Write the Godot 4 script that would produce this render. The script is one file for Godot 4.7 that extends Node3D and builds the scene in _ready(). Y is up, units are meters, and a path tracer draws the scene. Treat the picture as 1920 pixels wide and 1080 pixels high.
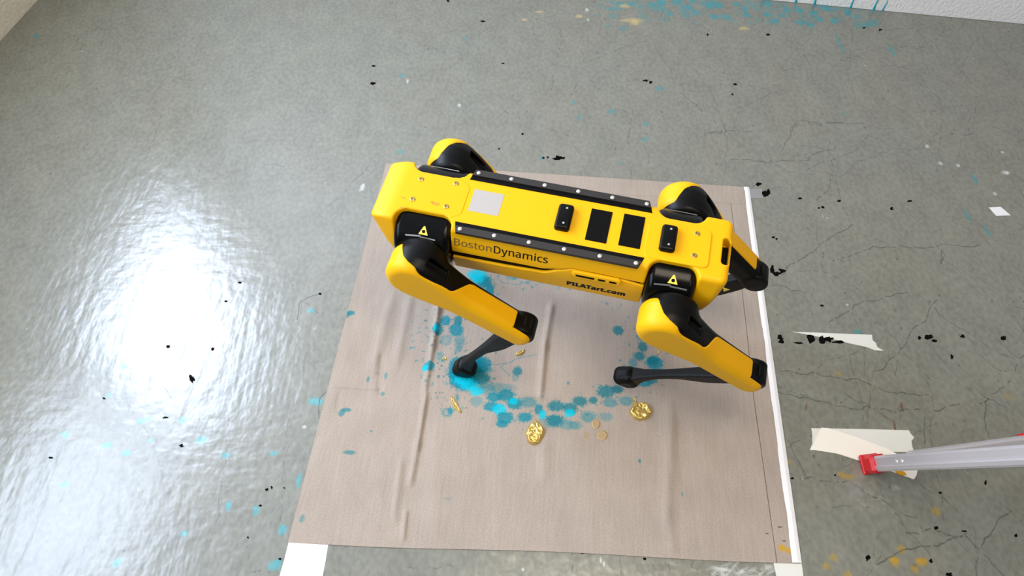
extends Node3D

# ---------------------------------------------------------------- view, place
const EYE := Vector3(0, 1.8917, 0)
const FOCAL := 1350.0
var view := Basis(Vector3(0.99987, -0.00901, 0.01314), Vector3(0.01593, 0.56543, -0.82464), Vector3(0.0, 0.82475, 0.5655))
# the robot's own axes: x ahead, y to its left, z up
var robot_axes := Basis(Vector3(-0.968385, 0.013476, -0.249096), Vector3(-0.249406, -0.073008, 0.965643), Vector3(-0.005173, 0.997240, 0.074060)).orthonormalized()
const ROBOT_AT := Vector3(0.101548, 0.515264, -1.089407)
const LIFT := 0.515
const ROOM_TURN := -10.8
const LEFT_X := -2.584
const BACK_Z := -2.962
const RIGHT_X := 3.3
const FRONT_Z := 3.0
const CEILING := 3.2
# windows in the left wall: from, to, strength of the daylight they let in
const SILL := 1.42
const HEAD := 2.98
const WINDOWS := [[-2.62, -1.45, 9.6], [-1.30, -0.20, 4.8], [-0.05, 1.05, 4.0], [1.20, 2.30, 4.0]]

var used := {}
var M := {}
var rng := RandomNumberGenerator.new()
var noise := FastNoiseLite.new()


func _ready():
	rng.seed = 41
	noise.seed = 7
	noise.noise_type = FastNoiseLite.TYPE_SIMPLEX_SMOOTH
	noise.frequency = 1.0
	noise.fractal_octaves = 3
	# ---- camera
	var cam := Camera3D.new()
	cam.name = "camera"
	cam.fov = rad_to_deg(2.0 * atan(540.0 / FOCAL))
	cam.transform = Transform3D(view.orthonormalized(), EYE)
	cam.near = 0.05
	cam.far = 60.0
	add_child(cam)
	cam.current = true
	# ---- sky and exposure
	var env := Environment.new()
	env.background_mode = Environment.BG_COLOR
	env.background_color = Color(0.80, 0.88, 1.0)
	env.background_energy_multiplier = 1.5
	env.tonemap_mode = Environment.TONE_MAPPER_LINEAR
	env.tonemap_exposure = 1.12
	env.sdfgi_enabled = true
	env.ssao_enabled = true
	env.ssil_enabled = true
	var we := WorldEnvironment.new()
	we.name = "sky"
	we.environment = env
	add_child(we)
	# ---- daylight through the windows in the left wall
	for q in WINDOWS:
		var day := AreaLight3D.new()
		day.name = "window_daylight"
		day.area_size = Vector2(q[1] - q[0] - 0.06, HEAD - SILL - 0.06)
		day.area_normalize_energy = true
		day.light_color = Color(0.85, 0.91, 1.0)
		day.light_energy = q[2]
		day.area_range = 20.0
		day.shadow_enabled = true
		day.transform = Transform3D(room() * Basis(Vector3.UP, -PI / 2), room() * Vector3(LEFT_X - 0.03, (HEAD + SILL) / 2, (q[0] + q[1]) / 2))
		add_child(day, true)

	materials()
	build_room()
	build_floor()
	build_cloth()
	build_tapes()
	build_robot()
	build_ladder()


func room() -> Basis:
	return Basis(Vector3.UP, deg_to_rad(ROOM_TURN))


# where the ray through a pixel of the 1920 x 1080 frame meets the level y = h
func spot(px: float, py: float, h := 0.0) -> Vector3:
	var r: Vector3 = view * Vector3((px - 960.0) / FOCAL, (540.0 - py) / FOCAL, -1.0)
	return EYE + r * ((h - EYE.y) / r.y)


# ---------------------------------------------------------------- nodes
func numbered(called: String, parent: Node) -> String:
	var key := str(parent.get_instance_id()) + called
	if not used.has(key):
		used[key] = 0
		return called
	used[key] += 1
	return "%s_%03d" % [called, used[key]]


func put(called: String, mesh: Mesh, mat, parent: Node = null, t := Transform3D()) -> MeshInstance3D:
	var p: Node = self if parent == null else parent
	var o := MeshInstance3D.new()
	o.name = numbered(called, p)
	o.mesh = mesh
	if mat != null:
		o.material_override = mat
	o.transform = t
	p.add_child(o, true)
	return o


func thing(called: String, label: String, category: String, at := Transform3D(), group := "") -> Node3D:
	var o := Node3D.new()
	o.name = numbered(called, self)
	o.transform = at
	add_child(o, true)
	tag(o, label, category, group)
	return o


func tag(o: Node, label: String, category: String, group := ""):
	o.set_meta("label", label)
	o.set_meta("category", category)
	if group != "":
		o.set_meta("group", group)


func structure(o: Node, label: String, category: String) -> Node:
	o.set_meta("kind", "structure")
	o.set_meta("label", label)
	o.set_meta("category", category)
	return o


# ---------------------------------------------------------------- materials
func mat(c: Color, rough: float, metal := 0.0, spec := 0.5) -> StandardMaterial3D:
	var m := StandardMaterial3D.new()
	m.albedo_color = c
	m.roughness = rough
	m.metallic = metal
	m.metallic_specular = spec
	return m


func grain(m: StandardMaterial3D, freq: float, scale: float, strength: float, seed_: int):
	var n := FastNoiseLite.new()
	n.seed = seed_
	n.frequency = freq
	n.fractal_octaves = 3
	var t := NoiseTexture2D.new()
	t.width = 512
	t.height = 512
	t.seamless = true
	t.as_normal_map = true
	t.bump_strength = strength
	t.noise = n
	m.normal_enabled = true
	m.normal_texture = t
	m.normal_scale = 1.0
	m.uv1_triplanar = true
	m.uv1_scale = Vector3.ONE * scale


func materials():
	M.yellow = mat(Color(0.93, 0.69, 0.015), 0.45, 0.0, 0.35)
	grain(M.yellow, 0.25, 6.0, 0.5, 3)
	M.black = mat(Color(0.02, 0.02, 0.021), 0.4, 0.0, 0.3)
	M.gloss = mat(Color(0.012, 0.012, 0.013), 0.22, 0.0, 0.3)
	M.rail = mat(Color(0.145, 0.13, 0.12), 0.55)
	M.dark = mat(Color(0.01, 0.01, 0.01), 0.6, 0.0, 0.25)
	M.grey_black = mat(Color(0.085, 0.088, 0.092), 0.5, 0.0, 0.35)
	M.steel = mat(Color(0.80, 0.79, 0.76), 0.25, 1.0)
	M.screw = mat(Color(0.86, 0.84, 0.80), 0.35, 0.6)
	M.brass = mat(Color(0.72, 0.62, 0.36), 0.35, 0.8)
	M.print_grey = mat(Color(0.60, 0.47, 0.22), 0.6)
	M.print_black = mat(Color(0.04, 0.035, 0.03), 0.6)
	M.sticker = mat(Color(0.68, 0.65, 0.63), 0.6)
	M.warning = mat(Color(0.96, 0.84, 0.30), 0.5)
	M.smudge = mat(Color(0.86, 0.56, 0.10), 0.6)
	M.gold = mat(Color(0.86, 0.74, 0.43), 0.3, 0.75)
	M.gold_thin = mat(Color(0.70, 0.60, 0.45), 0.5, 0.3)
	M.alu = mat(Color(0.82, 0.80, 0.81), 0.42, 0.6)
	M.red = mat(Color(0.80, 0.09, 0.12), 0.45)
	M.tape = mat(Color(0.86, 0.85, 0.81), 0.7)
	M.tape_cream = mat(Color(0.94, 0.91, 0.85), 0.7)
	M.tape_white = mat(Color(0.93, 0.92, 0.92), 0.6)
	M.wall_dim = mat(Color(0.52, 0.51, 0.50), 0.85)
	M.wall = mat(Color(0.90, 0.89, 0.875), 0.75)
	grain(M.wall, 0.06, 1.5, 1.2, 5)
	M.wall_beige = mat(Color(0.86, 0.82, 0.73), 0.8)
	grain(M.wall_beige, 0.06, 1.5, 1.5, 6)
	M.ceiling = mat(Color(0.66, 0.65, 0.63), 0.9)
	M.frame = mat(Color(0.82, 0.82, 0.82), 0.5)
	M.glass = mat(Color(0.9, 0.95, 1.0, 0.08), 0.05)
	M.glass.transparency = BaseMaterial3D.TRANSPARENCY_ALPHA
	M.teal = mat(Color(0.10, 0.60, 0.66), 0.5)
	M.lamp = mat(Color(0.9, 0.9, 0.9), 0.6)
	M.lamp.emission_enabled = true
	M.lamp.emission = Color(1.0, 0.97, 0.9)
	M.lamp.emission_energy_multiplier = 0.8
	M.floor_plain = mat(Color(0.52, 0.515, 0.485), 0.3)


# ---------------------------------------------------------------- mesh helpers
# quad or triangle with the front towards n
func tri(st: SurfaceTool, a: Vector3, b: Vector3, c: Vector3, n: Vector3):
	if (b - a).cross(c - a).dot(n) > 0.0:
		var s := b
		b = c
		c = s
	st.add_vertex(a)
	st.add_vertex(b)
	st.add_vertex(c)


func flat() -> SurfaceTool:
	var st := SurfaceTool.new()
	st.begin(Mesh.PRIMITIVE_TRIANGLES)
	st.set_smooth_group(-1)
	return st


func done(st: SurfaceTool) -> ArrayMesh:
	st.generate_normals()
	return st.commit()


func quad(st: SurfaceTool, a: Vector3, b: Vector3, c: Vector3, d: Vector3, n: Vector3):
	tri(st, a, b, c, n)
	tri(st, a, c, d, n)


# box with chamfered edges, added to st under the transform t
func box(st: SurfaceTool, size: Vector3, t := Transform3D(), ch := 0.002):
	var h := size * 0.5
	var c := minf(ch, minf(h.x, minf(h.y, h.z)) * 0.45)
	for ax in 3:
		var u := (ax + 1) % 3
		var v := (ax + 2) % 3
		for s in [-1.0, 1.0]:
			var q := []
			for k in [[-1.0, -1.0], [1.0, -1.0], [1.0, 1.0], [-1.0, 1.0]]:
				var p := Vector3()
				p[ax] = s * h[ax]
				p[u] = k[0] * (h[u] - c)
				p[v] = k[1] * (h[v] - c)
				q.append(t * p)
			var n := Vector3()
			n[ax] = s
			quad(st, q[0], q[1], q[2], q[3], t.basis * n)
		for su in [-1.0, 1.0]:
			for sv in [-1.0, 1.0]:
				var q2 := []
				for k in [[0, -1.0], [0, 1.0], [1, 1.0], [1, -1.0]]:
					var p := Vector3()
					p[ax] = k[1] * (h[ax] - c)
					p[u] = su * (h[u] - (c if k[0] == 0 else 0.0))
					p[v] = sv * (h[v] - (0.0 if k[0] == 0 else c))
					q2.append(t * p)
				var n2 := Vector3()
				n2[u] = su
				n2[v] = sv
				quad(st, q2[0], q2[1], q2[2], q2[3], t.basis * n2)
	for sx in [-1.0, 1.0]:
		for sy in [-1.0, 1.0]:
			for sz in [-1.0, 1.0]:
				var s3 := Vector3(sx, sy, sz)
				tri(st, t * (s3 * (h - Vector3(0, c, c))), t * (s3 * (h - Vector3(c, 0, c))), t * (s3 * (h - Vector3(c, c, 0))), t.basis * s3)


func box_mesh(size: Vector3, ch := 0.002) -> ArrayMesh:
	var st := flat()
	box(st, size, Transform3D(), ch)
	return done(st)


# a plate of any outline (x, y), thickness along z from 0 to th, with a bevel on the upper edge
func plate(outline: PackedVector2Array, th: float, bevel := 0.0006) -> ArrayMesh:
	var st := flat()
	var n := outline.size()
	var inner := PackedVector2Array()
	var mid := Vector2()
	for p in outline:
		mid += p / n
	for p in outline:
		inner.append(p + (mid - p).normalized() * minf(bevel, (mid - p).length() * 0.5))
	var ix := Geometry2D.triangulate_polygon(inner)
	for k in range(0, ix.size(), 3):
		var q := []
		for j in 3:
			q.append(Vector3(inner[ix[k + j]].x, inner[ix[k + j]].y, th))
		tri(st, q[0], q[1], q[2], Vector3.BACK)
	var cw := 1.0 if Geometry2D.is_polygon_clockwise(outline) else -1.0
	for i in n:
		var j := (i + 1) % n
		var e := outline[j] - outline[i]
		var out := Vector3(-e.y, e.x, 0.0) * cw
		var a := Vector3(outline[i].x, outline[i].y, 0)
		var b := Vector3(outline[j].x, outline[j].y, 0)
		var up := Vector3(0, 0, maxf(th - bevel, th * 0.3))
		quad(st, a, b, b + up, a + up, out)
		quad(st, a + up, b + up, Vector3(inner[j].x, inner[j].y, th), Vector3(inner[i].x, inner[i].y, th), out + Vector3(0, 0, e.length()))
	return done(st)


func rounded(w: float, h: float, r: float, seg := 5) -> PackedVector2Array:
	var out := PackedVector2Array()
	for c in 4:
		var mid := Vector2([1, -1, -1, 1][c] * (w / 2 - r), [1, 1, -1, -1][c] * (h / 2 - r))
		for k in seg + 1:
			out.append(mid + Vector2.from_angle((c + float(k) / seg) * PI / 2) * r)
	return out


# turned profile: points (radius, height) around z
func lathe(profile: Array, sides := 16) -> ArrayMesh:
	var st := SurfaceTool.new()
	st.begin(Mesh.PRIMITIVE_TRIANGLES)
	for k in profile.size() - 1:
		st.set_smooth_group(-1)
		var a: Vector2 = profile[k]
		var b: Vector2 = profile[k + 1]
		for i in sides:
			var t0 := TAU * i / sides
			var t1 := TAU * (i + 1) / sides
			var n := Vector3(cos(t0) * (b.y - a.y), sin(t0) * (b.y - a.y), a.x - b.x)
			var q := [Vector3(cos(t0) * a.x, sin(t0) * a.x, a.y), Vector3(cos(t1) * a.x, sin(t1) * a.x, a.y), Vector3(cos(t1) * b.x, sin(t1) * b.x, b.y), Vector3(cos(t0) * b.x, sin(t0) * b.x, b.y)]
			if a.x > 0.0:
				tri(st, q[0], q[1], q[2], n)
			if b.x > 0.0:
				tri(st, q[0], q[2], q[3], n)
	return done(st)


func mirrored(m: ArrayMesh) -> ArrayMesh:
	var a := m.surface_get_arrays(0)
	var v: PackedVector3Array = a[Mesh.ARRAY_VERTEX]
	var n: PackedVector3Array = a[Mesh.ARRAY_NORMAL]
	var ix: PackedInt32Array = a[Mesh.ARRAY_INDEX]
	for i in v.size():
		v[i].y = -v[i].y
		n[i].y = -n[i].y
	for i in range(0, ix.size(), 3):
		var s := ix[i]
		ix[i] = ix[i + 1]
		ix[i + 1] = s
	a[Mesh.ARRAY_VERTEX] = v
	a[Mesh.ARRAY_NORMAL] = n
	a[Mesh.ARRAY_INDEX] = ix
	var out := ArrayMesh.new()
	out.add_surface_from_arrays(Mesh.PRIMITIVE_TRIANGLES, a)
	return out


# ---------------------------------------------------------------- distance fields
func smax(a: float, b: float, k: float) -> float:
	var h := maxf(k - absf(a - b), 0.0) / k
	return maxf(a, b) + h * h * k * 0.25


func smin(a: float, b: float, k: float) -> float:
	return -smax(-a, -b, k)


func rbox2(x: float, y: float, hx: float, hy: float, r: float) -> float:
	var qx := absf(x) - hx + r
	var qy := absf(y) - hy + r
	return minf(maxf(qx, qy), 0.0) + Vector2(maxf(qx, 0.0), maxf(qy, 0.0)).length() - r


func rbox3(p: Vector3, h: Vector3, r: float) -> float:
	var q := p.abs() - h + Vector3(r, r, r)
	return minf(maxf(q.x, maxf(q.y, q.z)), 0.0) + q.max(Vector3.ZERO).length() - r


# piecewise linear curve through points (x descending or ascending)
func curve(x: float, pts: Array) -> float:
	if x <= pts[0].x:
		return pts[0].y
	for i in pts.size() - 1:
		var b: Vector2 = pts[i + 1]
		if x <= b.x:
			var a: Vector2 = pts[i]
			return lerpf(a.y, b.y, smoothstep(0.0, 1.0, (x - a.x) / (b.x - a.x)) * 0.5 + (x - a.x) / (b.x - a.x) * 0.5)
	return pts[-1].y


# surface nets over a signed distance, one vertex in each crossed cell drawn onto the surface
func field_mesh(f: Callable, lo: Vector3, hi: Vector3, h: float) -> ArrayMesh:
	var nb := Vector3i(((hi - lo) / (h * 4.0)).ceil())
	var nx := nb.x * 4 + 1
	var ny := nb.y * 4 + 1
	var nz := nb.z * 4 + 1
	var sx := ny * nz
	var val := PackedFloat32Array()
	val.resize(nx * sx)
	val.fill(99.0)
	var id := PackedInt32Array()
	id.resize(nx * sx)
	id.fill(-1)
	var verts := PackedVector3Array()
	var norms := PackedVector3Array()
	var cells: Array[Vector3i] = []
	var e := h * 0.2
	for bi in nb.x:
		for bj in nb.y:
			for bk in nb.z:
				var mid := lo + Vector3(bi * 4 + 2, bj * 4 + 2, bk * 4 + 2) * h
				if absf(f.call(mid)) > h * 4.6:
					continue
				for i in range(bi * 4, bi * 4 + 5):
					for j in range(bj * 4, bj * 4 + 5):
						var at := i * sx + j * nz
						for k in range(bk * 4, bk * 4 + 5):
							if val[at + k] == 99.0:
								val[at + k] = f.call(lo + Vector3(i, j, k) * h)
				for i in range(bi * 4, bi * 4 + 4):
					for j in range(bj * 4, bj * 4 + 4):
						for k in range(bk * 4, bk * 4 + 4):
							var o := i * sx + j * nz + k
							var d := [val[o], val[o + 1], val[o + nz], val[o + nz + 1], val[o + sx], val[o + sx + 1], val[o + sx + nz], val[o + sx + nz + 1]]
							var neg := 0
							for q in d:
								if q < 0.0:
									neg += 1
							if neg == 0 or neg == 8:
								continue
							var sum := Vector3()
							var cnt := 0
							for c in 8:
								for b in [1, 2, 4]:
									if c & b == 0 and (d[c] < 0.0) != (d[c | b] < 0.0):
										var p := Vector3(float(c >> 2 & 1), float(c >> 1 & 1), float(c & 1))
										var w: float = d[c] / (d[c] - d[c | b])
										p += Vector3(float(b == 4), float(b == 2), float(b == 1)) * w
										sum += p
										cnt += 1
							var v := lo + (Vector3(i, j, k) + sum / cnt) * h
							var d0: float = f.call(v)
							var g := Vector3(f.call(v + Vector3(e, 0, 0)) - d0, f.call(v + Vector3(0, e, 0)) - d0, f.call(v + Vector3(0, 0, e)) - d0) / e
							if g.length() > 0.3:
								v -= g.normalized() * clampf(d0 / g.length(), -0.5 * h, 0.5 * h)
							id[o] = verts.size()
							verts.append(v)
							norms.append(g.normalized())
							cells.append(Vector3i(i, j, k))
	var ix := PackedInt32Array()
	for c in cells:
		var o := c.x * sx + c.y * nz + c.z
		var here := val[o] < 0.0
		if c.y > 0 and c.z > 0 and here != (val[o + sx] < 0.0):
			join(ix, verts, norms, id[o], id[o - nz], id[o - nz - 1], id[o - 1])
		if c.x > 0 and c.z > 0 and here != (val[o + nz] < 0.0):
			join(ix, verts, norms, id[o], id[o - sx], id[o - sx - 1], id[o - 1])
		if c.x > 0 and c.y > 0 and here != (val[o + 1] < 0.0):
			join(ix, verts, norms, id[o], id[o - sx], id[o - sx - nz], id[o - nz])
	var a := []
	a.resize(Mesh.ARRAY_MAX)
	a[Mesh.ARRAY_VERTEX] = verts
	a[Mesh.ARRAY_NORMAL] = norms
	a[Mesh.ARRAY_INDEX] = ix
	var m := ArrayMesh.new()
	m.add_surface_from_arrays(Mesh.PRIMITIVE_TRIANGLES, a)
	return m


func join(ix: PackedInt32Array, v: PackedVector3Array, n: PackedVector3Array, a: int, b: int, c: int, d: int):
	if a < 0 or b < 0 or c < 0 or d < 0:
		return
	var up := n[a] + n[b] + n[c] + n[d]
	if (v[c] - v[a]).cross(v[d] - v[b]).dot(up) > 0.0:
		ix.append_array(PackedInt32Array([a, c, b, a, d, c]))
	else:
		ix.append_array(PackedInt32Array([a, b, c, a, c, d]))


# ---------------------------------------------------------------- the room
func build_room():
	var turn := Transform3D(room(), Vector3.ZERO)
	var th := 0.2
	var depth := FRONT_Z - BACK_Z
	var wide := RIGHT_X - LEFT_X
	# left wall with four window openings
	var st := flat()
	var x := LEFT_X - th / 2
	box(st, Vector3(th, SILL, depth + 2 * th), Transform3D(Basis(), Vector3(x, SILL / 2, (BACK_Z + FRONT_Z) / 2)), 0.001)
	box(st, Vector3(th, CEILING - HEAD, depth + 2 * th), Transform3D(Basis(), Vector3(x, (CEILING + HEAD) / 2, (BACK_Z + FRONT_Z) / 2)), 0.001)
	for q in [[BACK_Z - th, WINDOWS[0][0]], [WINDOWS[0][1], WINDOWS[1][0]], [WINDOWS[1][1], WINDOWS[2][0]], [WINDOWS[2][1], WINDOWS[3][0]], [WINDOWS[3][1], FRONT_Z + th]]:
		box(st, Vector3(th, HEAD - SILL, q[1] - q[0]), Transform3D(Basis(), Vector3(x, (HEAD + SILL) / 2, (q[0] + q[1]) / 2)), 0.001)
	structure(put("wall_left", done(st), M.wall_beige, null, turn), "beige plaster wall at the far left corner of the studio", "wall")
	# the windows: frame, mullion and two panes each
	for i in 4:
		var z0: float = WINDOWS[i][0]
		var z1: float = WINDOWS[i][1]
		var w := Node3D.new()
		w.name = "window_%d" % (i + 1)
		w.transform = turn * Transform3D(Basis(), Vector3(x, 0, 0))
		add_child(w)
		structure(w, ["first window in the left wall from the far corner", "second window in the left wall from the far corner", "third window in the left wall from the far corner", "last window in the left wall, beside the viewer"][i], "window")
		var fr := flat()
		for y in [SILL + 0.02, HEAD - 0.02]:
			box(fr, Vector3(0.06, 0.04, z1 - z0), Transform3D(Basis(), Vector3(0, y, (z0 + z1) / 2)))
		for z in [z0 + 0.02, z1 - 0.02]:
			box(fr, Vector3(0.06, HEAD - SILL - 0.08, 0.04), Transform3D(Basis(), Vector3(0, (SILL + HEAD) / 2, z)))
		put("window_frame", done(fr), M.frame, w)
		var pw := (z1 - z0 - 0.08) / 2.0
		for k in 2:
			put("pane", box_mesh(Vector3(0.006, HEAD - SILL - 0.08, pw - 0.03), 0.0005), M.glass, w, Transform3D(Basis(), Vector3(0, (SILL + HEAD) / 2, z0 + 0.04 + pw * (k + 0.5))))
		put("mullion", box_mesh(Vector3(0.05, HEAD - SILL - 0.08, 0.028)), M.frame, w, Transform3D(Basis(), Vector3(0, (SILL + HEAD) / 2, (z0 + z1) / 2)))
	# other walls, ceiling
	var back: MeshInstance3D = put("wall_back", box_mesh(Vector3(wide + 2 * th, CEILING, th)), M.wall, null, turn * Transform3D(Basis(), Vector3((LEFT_X + RIGHT_X) / 2, CEILING / 2, BACK_Z - th / 2)))
	structure(back, "white wall with teal paint drips along the far edge of the floor", "wall")
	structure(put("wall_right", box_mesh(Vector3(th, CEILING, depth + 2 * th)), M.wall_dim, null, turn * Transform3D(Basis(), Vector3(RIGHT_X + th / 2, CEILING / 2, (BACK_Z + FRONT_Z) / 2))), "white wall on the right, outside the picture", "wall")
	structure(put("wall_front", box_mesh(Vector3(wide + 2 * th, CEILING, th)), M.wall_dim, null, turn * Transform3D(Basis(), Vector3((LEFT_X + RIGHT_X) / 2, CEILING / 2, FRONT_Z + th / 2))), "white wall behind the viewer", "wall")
	structure(put("ceiling", box_mesh(Vector3(wide + 2 * th, 0.15, depth + 2 * th)), M.ceiling, null, turn * Transform3D(Basis(), Vector3((LEFT_X + RIGHT_X) / 2, CEILING + 0.075, (BACK_Z + FRONT_Z) / 2))), "plain off-white ceiling of the studio", "ceiling")
	# drips on the back wall, running down to the floor
	var inv := back.transform.affine_inverse()
	for d in [[1432, 6, 0.10], [1492, 8, 0.16], [1527, 10, 0.2], [1594, 15, 0.26], [1637, 19, 0.22], [1655, 21, 0.05]]:
		var base := inv * spot(d[0], d[1])
		var ds := flat()
		var wd := rng.randf_range(0.003, 0.0055)
		var top: float = d[2]
		var last := Vector2(0, 0.0)
		for k in 9:
			var y := top * k / 8.0
			var xx := noise.get_noise_2d(d[0], y * 20.0) * 0.004
			var nw := wd * (1.6 if k == 0 else lerpf(1.0, 0.5, k / 8.0))
			if k > 0:
				var a := Vector3(base.x + last.x - last.y, -CEILING / 2 + top * (k - 1) / 8.0, 0.1)
				var b := Vector3(base.x + last.x + last.y, a.y, 0.1)
				var c := Vector3(base.x + xx + nw, -CEILING / 2 + y, 0.1)
				var dd := Vector3(base.x + xx - nw, c.y, 0.1)
				var ma := Vector3(base.x + last.x, a.y, 0.1025)
				var mb := Vector3(base.x + xx, c.y, 0.1025)
				quad(ds, a, ma, mb, dd, Vector3(-0.5, 0, 1))
				quad(ds, ma, b, c, mb, Vector3(0.5, 0, 1))
			last = Vector2(xx, nw)
		put("paint_drip", done(ds), M.teal, back)
	# flat ceiling lamps: a lit diffuser in a frame and the light it gives
	for s in [[Vector3(0.30, CEILING - 0.03, -0.36), 3.6, "square ceiling light panel over the canvas"], [Vector3(1.9, CEILING - 0.03, 0.6), 1.2, "square ceiling light panel to the right behind the viewer"]]:
		var l := thing("ceiling_light", s[2], "ceiling light", turn * Transform3D(Basis(), s[0]))
		var lf := flat()
		for k in 4:
			box(lf, Vector3(1.26, 0.06, 0.03), Transform3D(Basis(Vector3.UP, k * PI / 2), Basis(Vector3.UP, k * PI / 2) * Vector3(0, 0, 0.615)))
		put("frame", done(lf), M.frame, l)
		put("diffuser", box_mesh(Vector3(1.2, 0.02, 1.2), 0.003), M.lamp, l)
		var al := AreaLight3D.new()
		al.name = "panel_light"
		al.area_size = Vector2(1.15, 1.15)
		al.area_normalize_energy = true
		al.light_color = Color(1.0, 0.93, 0.82)
		al.light_energy = s[1]
		al.area_range = 12.0
		al.shadow_enabled = true
		al.transform = Transform3D(Basis(Vector3.RIGHT, -PI / 2), Vector3(0, -0.015, 0))
		l.add_child(al)


# ---------------------------------------------------------------- painting on images (what surfaces bear: paint, stains, scratches)
class Sheet:
	var w: int
	var h: int
	var b: PackedByteArray
	var n := FastNoiseLite.new()

	func _init(img: Image):
		w = img.get_width()
		h = img.get_height()
		b = img.get_data()
		n.seed = 19
		n.frequency = 1.0
		n.fractal_octaves = 3

	func dot(x: int, y: int, c: Color, a: float):
		if x < 0 or y < 0 or x >= w or y >= h or a <= 0.0:
			return
		var o := (y * w + x) * 3
		a = minf(a, 1.0)
		b[o] = int(lerpf(b[o], c.r8, a))
		b[o + 1] = int(lerpf(b[o + 1], c.g8, a))
		b[o + 2] = int(lerpf(b[o + 2], c.b8, a))

	# a patch with a ragged rim and mottled inside; hollow > 0 leaves a paler middle
	func blot(at: Vector2, r: Vector2, turn: float, c: Color, a: float, rag := 0.35, hollow := 0.0, soft := 0.25):
		var big := maxf(r.x, r.y) * (1.3 + rag)
		var f := 2.2 / maxf(minf(r.x, r.y), 1.0)
		for y in range(int(at.y - big), int(at.y + big) + 1):
			for x in range(int(at.x - big), int(at.x + big) + 1):
				var p := (Vector2(x, y) - at).rotated(-turn)
				var q := (p / r).length() + n.get_noise_2d(x * f, y * f) * rag
				if q > 1.0 + soft:
					continue
				var k := 1.0 - smoothstep(1.0 - soft, 1.0 + soft, q)
				var mott := 0.78 + 0.5 * n.get_noise_2d(x * f * 2.3 + 50.0, y * f * 2.3)
				dot(x, y, c, a * k * clampf(mott, 0.0, 1.2) * (1.0 - hollow * (1.0 - smoothstep(0.35, 0.85, q))))

	func line(pts: PackedVector2Array, wd: float, c: Color, a: float, jitter := 0.0, broken := 0.0):
		for i in pts.size() - 1:
			var len := pts[i].distance_to(pts[i + 1])
			var steps := int(len / maxf(wd * 0.4, 0.5)) + 1
			for s in steps:
				var p := pts[i].lerp(pts[i + 1], float(s) / steps)
				if jitter > 0.0:
					p += Vector2(n.get_noise_2d(p.x * 0.012, p.y * 0.012), n.get_noise_2d(p.x * 0.012 + 99.0, p.y * 0.012)) * jitter
				if broken > 0.0 and n.get_noise_2d(p.x * 0.04, p.y * 0.04 + 33.0) > 0.5 - broken:
					continue
				var r := wd * 0.5
				for y in range(int(p.y - r), int(p.y + r) + 2):
					for x in range(int(p.x - r), int(p.x + r) + 2):
						var k := clampf(r + 0.5 - Vector2(x, y).distance_to(p), 0.0, 1.0)
						dot(x, y, c, a * k * 0.6)

	func image() -> Image:
		return Image.create_from_data(w, h, false, Image.FORMAT_RGB8, b)


func noise_bytes(w: int, h: int, freq: float, oct: int, seed_: int, type := FastNoiseLite.TYPE_SIMPLEX_SMOOTH) -> PackedByteArray:
	var n := FastNoiseLite.new()
	n.seed = seed_
	n.frequency = freq
	n.fractal_octaves = oct
	n.noise_type = type
	var im := n.get_image(w, h, false, false, true)
	im.convert(Image.FORMAT_L8)
	return im.get_data()


# places and sizes of the flakes, as seen from the picture
const CHIPS_BIG := [[1045, 297, 7, 4], [1053, 296, 6, 3], [1422, 345, 5, 3], [1436, 363, 7, 6], [1441, 359, 3, 5], [1433, 507, 6, 7], [1448, 505, 4, 7], [1456, 513, 8, 4], [1467, 508, 6, 4], [1462, 632, 4, 5], [1465, 639, 5, 5], [1496, 643, 8, 2], [1520, 636, 8, 8], [1541, 637, 6, 7], [1554, 636, 8, 6], [1572, 641, 10, 3], [1742, 632, 9, 5], [1752, 639, 5, 3], [1724, 633, 3, 4], [1805, 631, 4, 3], [1882, 634, 5, 5], [1785, 669, 3, 5]]
const CHIPS_SMALL := [[1706, 377, 5, 2], [1672, 391, 3, 3], [1573, 377, 4, 2], [1535, 390, 2, 2], [1543, 389, 3, 2], [1500, 372, 4, 2], [1848, 905, 2, 5], [1763, 924, 3, 2], [1755, 990, 4, 3], [1808, 996, 5, 2], [1905, 1004, 3, 3], [1627, 1047, 4, 6], [1541, 573, 3, 2], [1450, 445, 3, 2], [1456, 448, 2, 2], [1780, 1077, 6, 3], [1566, 891, 2, 2], [1485, 897, 3, 2], [1745, 1052, 3, 4], [1327, 65, 2, 2], [1378, 158, 4, 2], [1373, 177, 2, 2], [1211, 151, 5, 2], [1220, 154, 3, 3], [1620, 52, 3, 1.5], [1650, 56, 3, 2], [1440, 65, 4, 2], [1092, 1037, 3, 2], [1208, 1048, 3, 3]]
const CHIPS_LEFT := [[699, 157, 5, 2.5], [700, 124, 4, 1.5], [943, 119, 3, 1.5], [360, 710, 5, 7], [399, 655, 3, 3], [600, 551, 3, 2], [195, 747, 3, 2], [340, 836, 4, 3], [95, 858, 4, 2], [533, 915, 2, 1.5], [500, 918, 3, 3], [488, 948, 3, 2], [509, 914, 2, 3], [316, 650, 4, 3], [310, 783, 5, 2], [450, 530, 3, 2], [424, 565, 3, 2], [525, 1048, 3, 2], [465, 1008, 2, 2], [980, 251, 2, 2], [936, 279, 2, 2], [1027, 295, 2, 2], [1019, 296, 2, 2], [840, 2, 3, 2], [905, 40, 5, 1.5]]

const FX0 := -2.4
const FX1 := 2.4
const FZ0 := -3.55
const FZ1 := -0.15


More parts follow.
